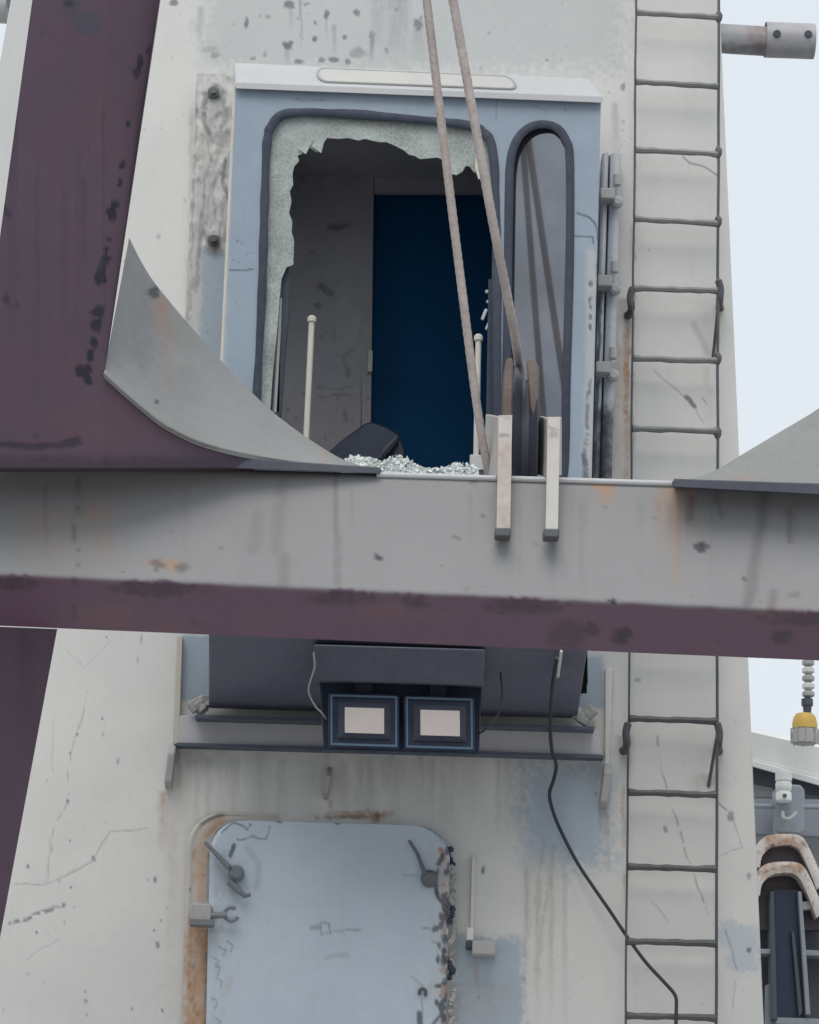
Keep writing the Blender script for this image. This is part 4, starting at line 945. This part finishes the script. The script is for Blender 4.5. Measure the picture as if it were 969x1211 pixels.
def rope(pl, name, label, r=.0155):
    pw = smoothpts([P(x, y, Y) for x, y, Y in pl], 90 if len(pl) < 4 else 40); n = 12; m_ = MB()
    pw = [np.asarray(p) for p in pw]
    L_ = np.r_[0, np.cumsum([np.linalg.norm(pw[i+1]-pw[i]) for i in range(len(pw)-1)])]
    tot = L_[-1]; N = int(tot/.006); tt = np.linspace(0, tot, N)
    path = np.stack([np.interp(tt, L_, np.array(pw)[:, k]) for k in range(3)], -1)
    tan = np.gradient(path, axis=0); tan /= np.linalg.norm(tan, axis=1)[:, None]
    up = np.array([0, -1.0, 0]); u = up-tan*(tan@up)[:, None]; u /= np.linalg.norm(u, axis=1)[:, None]; q = np.cross(tan, u)
    n = 24; an = np.linspace(0, 2*math.pi, n, endpoint=False)
    tw = tt*2*math.pi/.19
    rad_ = r*(1-.10*np.abs(np.sin(3*(an[None]+tw[:, None])))**.8 + .05)
    v = path[:, None]+rad_[..., None]*(np.cos(an)[None, :, None]*u[:, None]+np.sin(an)[None, :, None]*q[:, None])
    v = np.concatenate([v, v[:, :1]], 1)
    o = sheet(name, v[::-1], M['rope'], None, ang=60)
    tag(o, label, 'wire rope', 'wire ropes in front of the cab')
rope([(443, -520, 9.67), (500, -40, 10.05), (535, 250, 10.28), (563, 470, 10.50), (578, 560, 10.62)], 'wire_rope', 'left wire rope, passing outside the left bracket of the pulley')
rope([(446, -520, 9.66), (529, -40, 10.02), (577, 230, 10.22), (606, 380, 10.50), (613, 424, 10.69), (615, 431, 10.80), (616, 440, 10.92), (617, 470, 11.05)], 'wire_rope', 'right wire rope, running down into the groove of the pulley wheel', .0165)

# ================================================================== CROSS PIPE
Yp = T+.55
pipe = thing('cross_pipe', 'grey horizontal tube sticking out behind the top of the tower', 'pipe', P(850, 50, Yp))
def pipe_sheet(name, xa, xb, ya_, yb2, r, mk, n=40):
    a, b = P(xa, ya_, Yp), P(xb, yb2, Yp); t = np.linspace(0, 1, n); an = np.linspace(0, 2*math.pi, 41)
    d = (b-a)/np.linalg.norm(b-a); u = np.array([0, -1.0, 0]); q = np.cross(d, u)
    v = (a[None]*(1-t[:, None])+b[None]*t[:, None])[:, None]+r*(np.cos(an)[None, :, None]*u+np.sin(an)[None, :, None]*q)
    o = sheet(name, v, M['pipe'], pipe, mk)
    MB().lathe([(r*.99, 0), (r*.99, .004)], b, d, 32).build('end_plate', M['pipe'], pipe)
    return o
def pmask(x, y):
    r = Mask(x, y); d = Mask(x, y); r.rect(890, 26, 906, 62, .5, 6, 14); d.rect(840, 52, 906, 75, .6, 4, 12); d.rect(905, 56, 970, 75, .3, 4, 8); r.streak(890, 30, 60, 10, .6)  # rust by the sleeve; lower half of tube and sleeve darker
    return dict(rust=r.v, dirt_shade=d.v)
pipe_sheet('tube', -60, 908, 12-25, 49, .069, pmask, 300)
slv = pipe_sheet('sleeve', 905, 962, 47, 49, .083, pmask)
pipe_sheet('sleeve', -40, 9, 4, 7, .083, pmask)
for xx, yy in ((919, 40.5), (956, 41)):
    MB().lathe([(.004, -.01), (.020, -.004), (.017, .012)], P(xx, yy, Yp-.078), (0, -1, 0), 14).build('bolt', M['dark'], slv)

# ================================================================== BEHIND: deckhouse roof, lantern, fairlead frame
YB = 17.6
dh = thing('deckhouse', 'white sloping deckhouse roof edge seen behind the tower at right', 'deckhouse', P(930, 1211, YB))
MB().hexa([P(760, 862, YB), P(1120, 958, YB), P(1120, 966, YB), P(760, 870, YB)], [P(760, 832, YB+2.4), P(1120, 910, YB+2.4), P(1120, 918, YB+2.4), P(760, 840, YB+2.4)]).build('roof', M['white'], dh)
MB().hexa([P(760, 862, YB-.02), P(1120, 964, YB-.02), P(1120, 972, YB-.02), P(760, 870, YB-.02)], [P(760, 862, YB+.05), P(1120, 964, YB+.05), P(1120, 972, YB+.05), P(760, 870, YB+.05)]).build('eave_strip', M['white'], dh, bevel=.006)
MB().prism([P(x, y, YB+.02) for x, y in ((760, 830), (890, 866), (969, 884), (1120, 925), (1120, 964), (969, 922), (890, 897), (760, 858))], (0, .1, 0)).build('roof_fascia', M['white'], dh)
MB().prism([P(x, y, YB+.12) for x, y in ((860, 895), (1120, 970), (1120, 995), (969, 938), (915, 928), (860, 918))], (0, .1, 0)).build('roof_beam', M['darkgrey'], dh)
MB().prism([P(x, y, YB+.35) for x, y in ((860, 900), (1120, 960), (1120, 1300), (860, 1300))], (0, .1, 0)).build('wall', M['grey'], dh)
MB().prism([P(x, y, YB+.33) for x, y in ((888, 925), (914, 932), (916, 942), (888, 942))], (0, .02, 0)).build('window', M['roof'], dh)
lan = thing('deck_lantern', 'yellow domed lantern with grey stacked stem on the white roof', 'lantern', P(953, 882, YB-.3))
S_ = 197.0
lc = P(952, 880, YB-.3)
MB().lathe([(.060, 0), (.072, .005), (.074, .05), (.070, .085)], lc, (0, 0, 1), 24).build('base', M['lug'], lan)
MB().lathe([(.072, .088), (.072, .12), (.064, .155), (.05, .175), (.03, .18)], lc, (0, 0, 1), 24).build('dome', M['yellow'], lan)
MB().lathe([(.022, .178), (.026, .22), (.034, .225), (.034, .262), (.02, .268)], lc+[.015, 0, 0], (0, 0, 1), 18).build('neck', M['darkgrey'], lan)
for k in range(5): MB().lathe([(.02, 0), (.036, .01), (.036, .03), (.02, .042)], lc+[.022, 0, .272+.046*k], (0, 0, 1), 18).build('stem_disc', M['lug'] if k % 2 == 0 else M['white'], lan)
for k in range(8):
    a = k*math.pi/4; MB().tube([lc+[.078*math.cos(a), .078*math.sin(a), 0], lc+[.078*math.cos(a), .078*math.sin(a), .09]], .005, 6).build('cage_bar', M['lug'], lan)
# fairlead frame
YG = 16.6
fd = thing('fairlead_frame', 'rusty arched fairlead frame with dark slot behind the tower at right', 'fairlead', P(930, 1211, YG))
MB().prism([P(x, y, YG+.3) for x, y in ((870, 944), (1010, 946), (1010, 990), (870, 985))], (0, .1, 0)).build('cross_plate', M['grey'], fd)
MB().tube([P(870, 953, YG+.1), P(1010, 955, YG+.1)], .014, 10).build('rail', M['grey'], fd)
MB().prism([P(x, y, YG+.05) for x, y in ((917, 932), (928, 927), (947, 928), (952, 934), (952, 982), (948, 986), (922, 985), (918, 980))], (0, .15, 0)).build('bracket_plate', M['grey'], fd, bevel=.01)
MB().tube(smoothpts([P(926, 960, YG), P(927, 967, YG-.02), P(934, 968, YG-.02), P(942, 961, YG)], 5), .010, 8).build('shackle', M['lug'], fd)
wc2 = P(927, 949, YG)
MB().lathe([(.03, 0), (.044, .01), (.044, .05), (.037, .06), (.044, .07), (.046, .10), (.040, .115), (.046, .12), (.046, .165), (.03, .17)], wc2, (0, 0, 1), 20).build('white_fitting', M['white'], fd)
MB().lathe([(.002, 0), (.012, .002), (.010, .01)], wc2+[0, -.045, .03], (0, -1, 0), 12).build('bolt', M['darkgrey'], fd)
def arch(dy, Yf, n=7):
    o_ = [(890, 1022), (893, 1004), (901, 992), (913, 987), (930, 986), (943, 987), (951, 992), (958, 1004), (966, 1022), (976, 1045)]
    i_ = [(899, 1026), (901, 1014), (907, 1006), (915, 1001), (930, 999), (940, 1001), (946, 1006), (951, 1015), (958, 1031), (966, 1052)]
    o_ = interp(smoothpts([(x, y+dy) for x, y in o_], 6), 50); i_ = interp(smoothpts([(x, y+dy) for x, y in i_], 6), 50)
    t = np.linspace(0, 1, 8)[:, None]
    gx = o_[None, :, 0]*(1-t)+i_[None, :, 0]*t; gy = o_[None, :, 1]*(1-t)+i_[None, :, 1]*t
    def am(x, y):
        r = Mask(x, y); d = Mask(x, y); r.specks(60, 900, 955, 984+dy, 1004+dy, 2, 6, int(dy)+3, .9); d.specks(26, 890, 970, 985+dy, 1012+dy, .8, 3, int(dy)+9, .8); return dict(rust=r.v, dirt_shade=d.v)
    p = Pn(gx, gy, Yf-.006*np.sin(t*math.pi)+0*gx)
    sheet('arch', p, M['arch'], fd, am, thick=(0, .14, 0))
arch(0, YG+.0); arch(33, YG-.14)
MB().prism([P(x, y, YG+.06) for x, y in ((893, 1000), (958, 1000), (975, 1050), (975, 1075), (893, 1075))], (0, .05, 0)).build('hood', M['brown'], fd)  # dark plates stand in for the shaded hollow inside the arches
MB().prism([P(x, y, YG-.02) for x, y in ((894, 1040), (905, 1031), (948, 1031), (958, 1046), (975, 1082), (975, 1100), (894, 1100))], (0, .05, 0)).build('hood', M['brown'], fd)
MB().prism([P(x, y, YG+.10) for x, y in ((880, 1068), (1010, 1075), (1010, 1300), (880, 1300))], (0, .1, 0)).build('backing_plate', M['darkgrey'], fd)
MB().prism([P(x, y, YG-.06) for x, y in ((914, 1052), (945, 1052), (952, 1204), (919, 1204))], (0, .06, 0)).build('slot_plate', M['flood'], fd)
MB().prism([P(x, y, YG-.12) for x, y in ((911, 1054), (915.5, 1054), (920, 1206), (913, 1206))], (0, .15, 0)).build('slot_edge', M['darkgrey'], fd, bevel=.006)
MB().prism([P(x, y, YG-.12) for x, y in ((944, 1054), (948.5, 1054), (959, 1200), (953, 1200))], (0, .15, 0)).build('slot_edge', M['grey'], fd, bevel=.006)
MB().prism([P(x, y, YG-.10) for x, y in ((936, 1100), (940, 1104), (950, 1196), (945, 1204))], (0, .04, 0)).build('slot_edge', M['darkgrey'], fd, bevel=.004)
MB().prism([P(x, y, YG-.10) for x, y in ((895, 1122), (912, 1122), (912, 1128), (895, 1128))], (0, .15, 0)).build('rib', M['grey'], fd, bevel=.004)
MB().prism([P(x, y, YG-.08) for x, y in ((951, 1123), (1010, 1126), (1010, 1132), (952, 1130))], (0, .15, 0)).build('rib', M['grey'], fd, bevel=.004)
MB().prism([P(x, y, YG-.08) for x, y in ((948, 1066), (967, 1066), (967, 1074), (949, 1076))], (0, .1, 0)).build('rib', M['arch'], fd, bevel=.004)
MB().prism([P(x, y, YG-.04) for x, y in ((906, 1165), (920, 1160), (921, 1300), (905, 1300))], (0, .05, 0)).build('post', M['grey'], fd)
MB().prism([P(x, y, YG-.10) for x, y in ((918, 1203), (1010, 1206), (1010, 1214), (918, 1211))], (0, .15, 0)).build('rib', M['grey'], fd, bevel=.004)
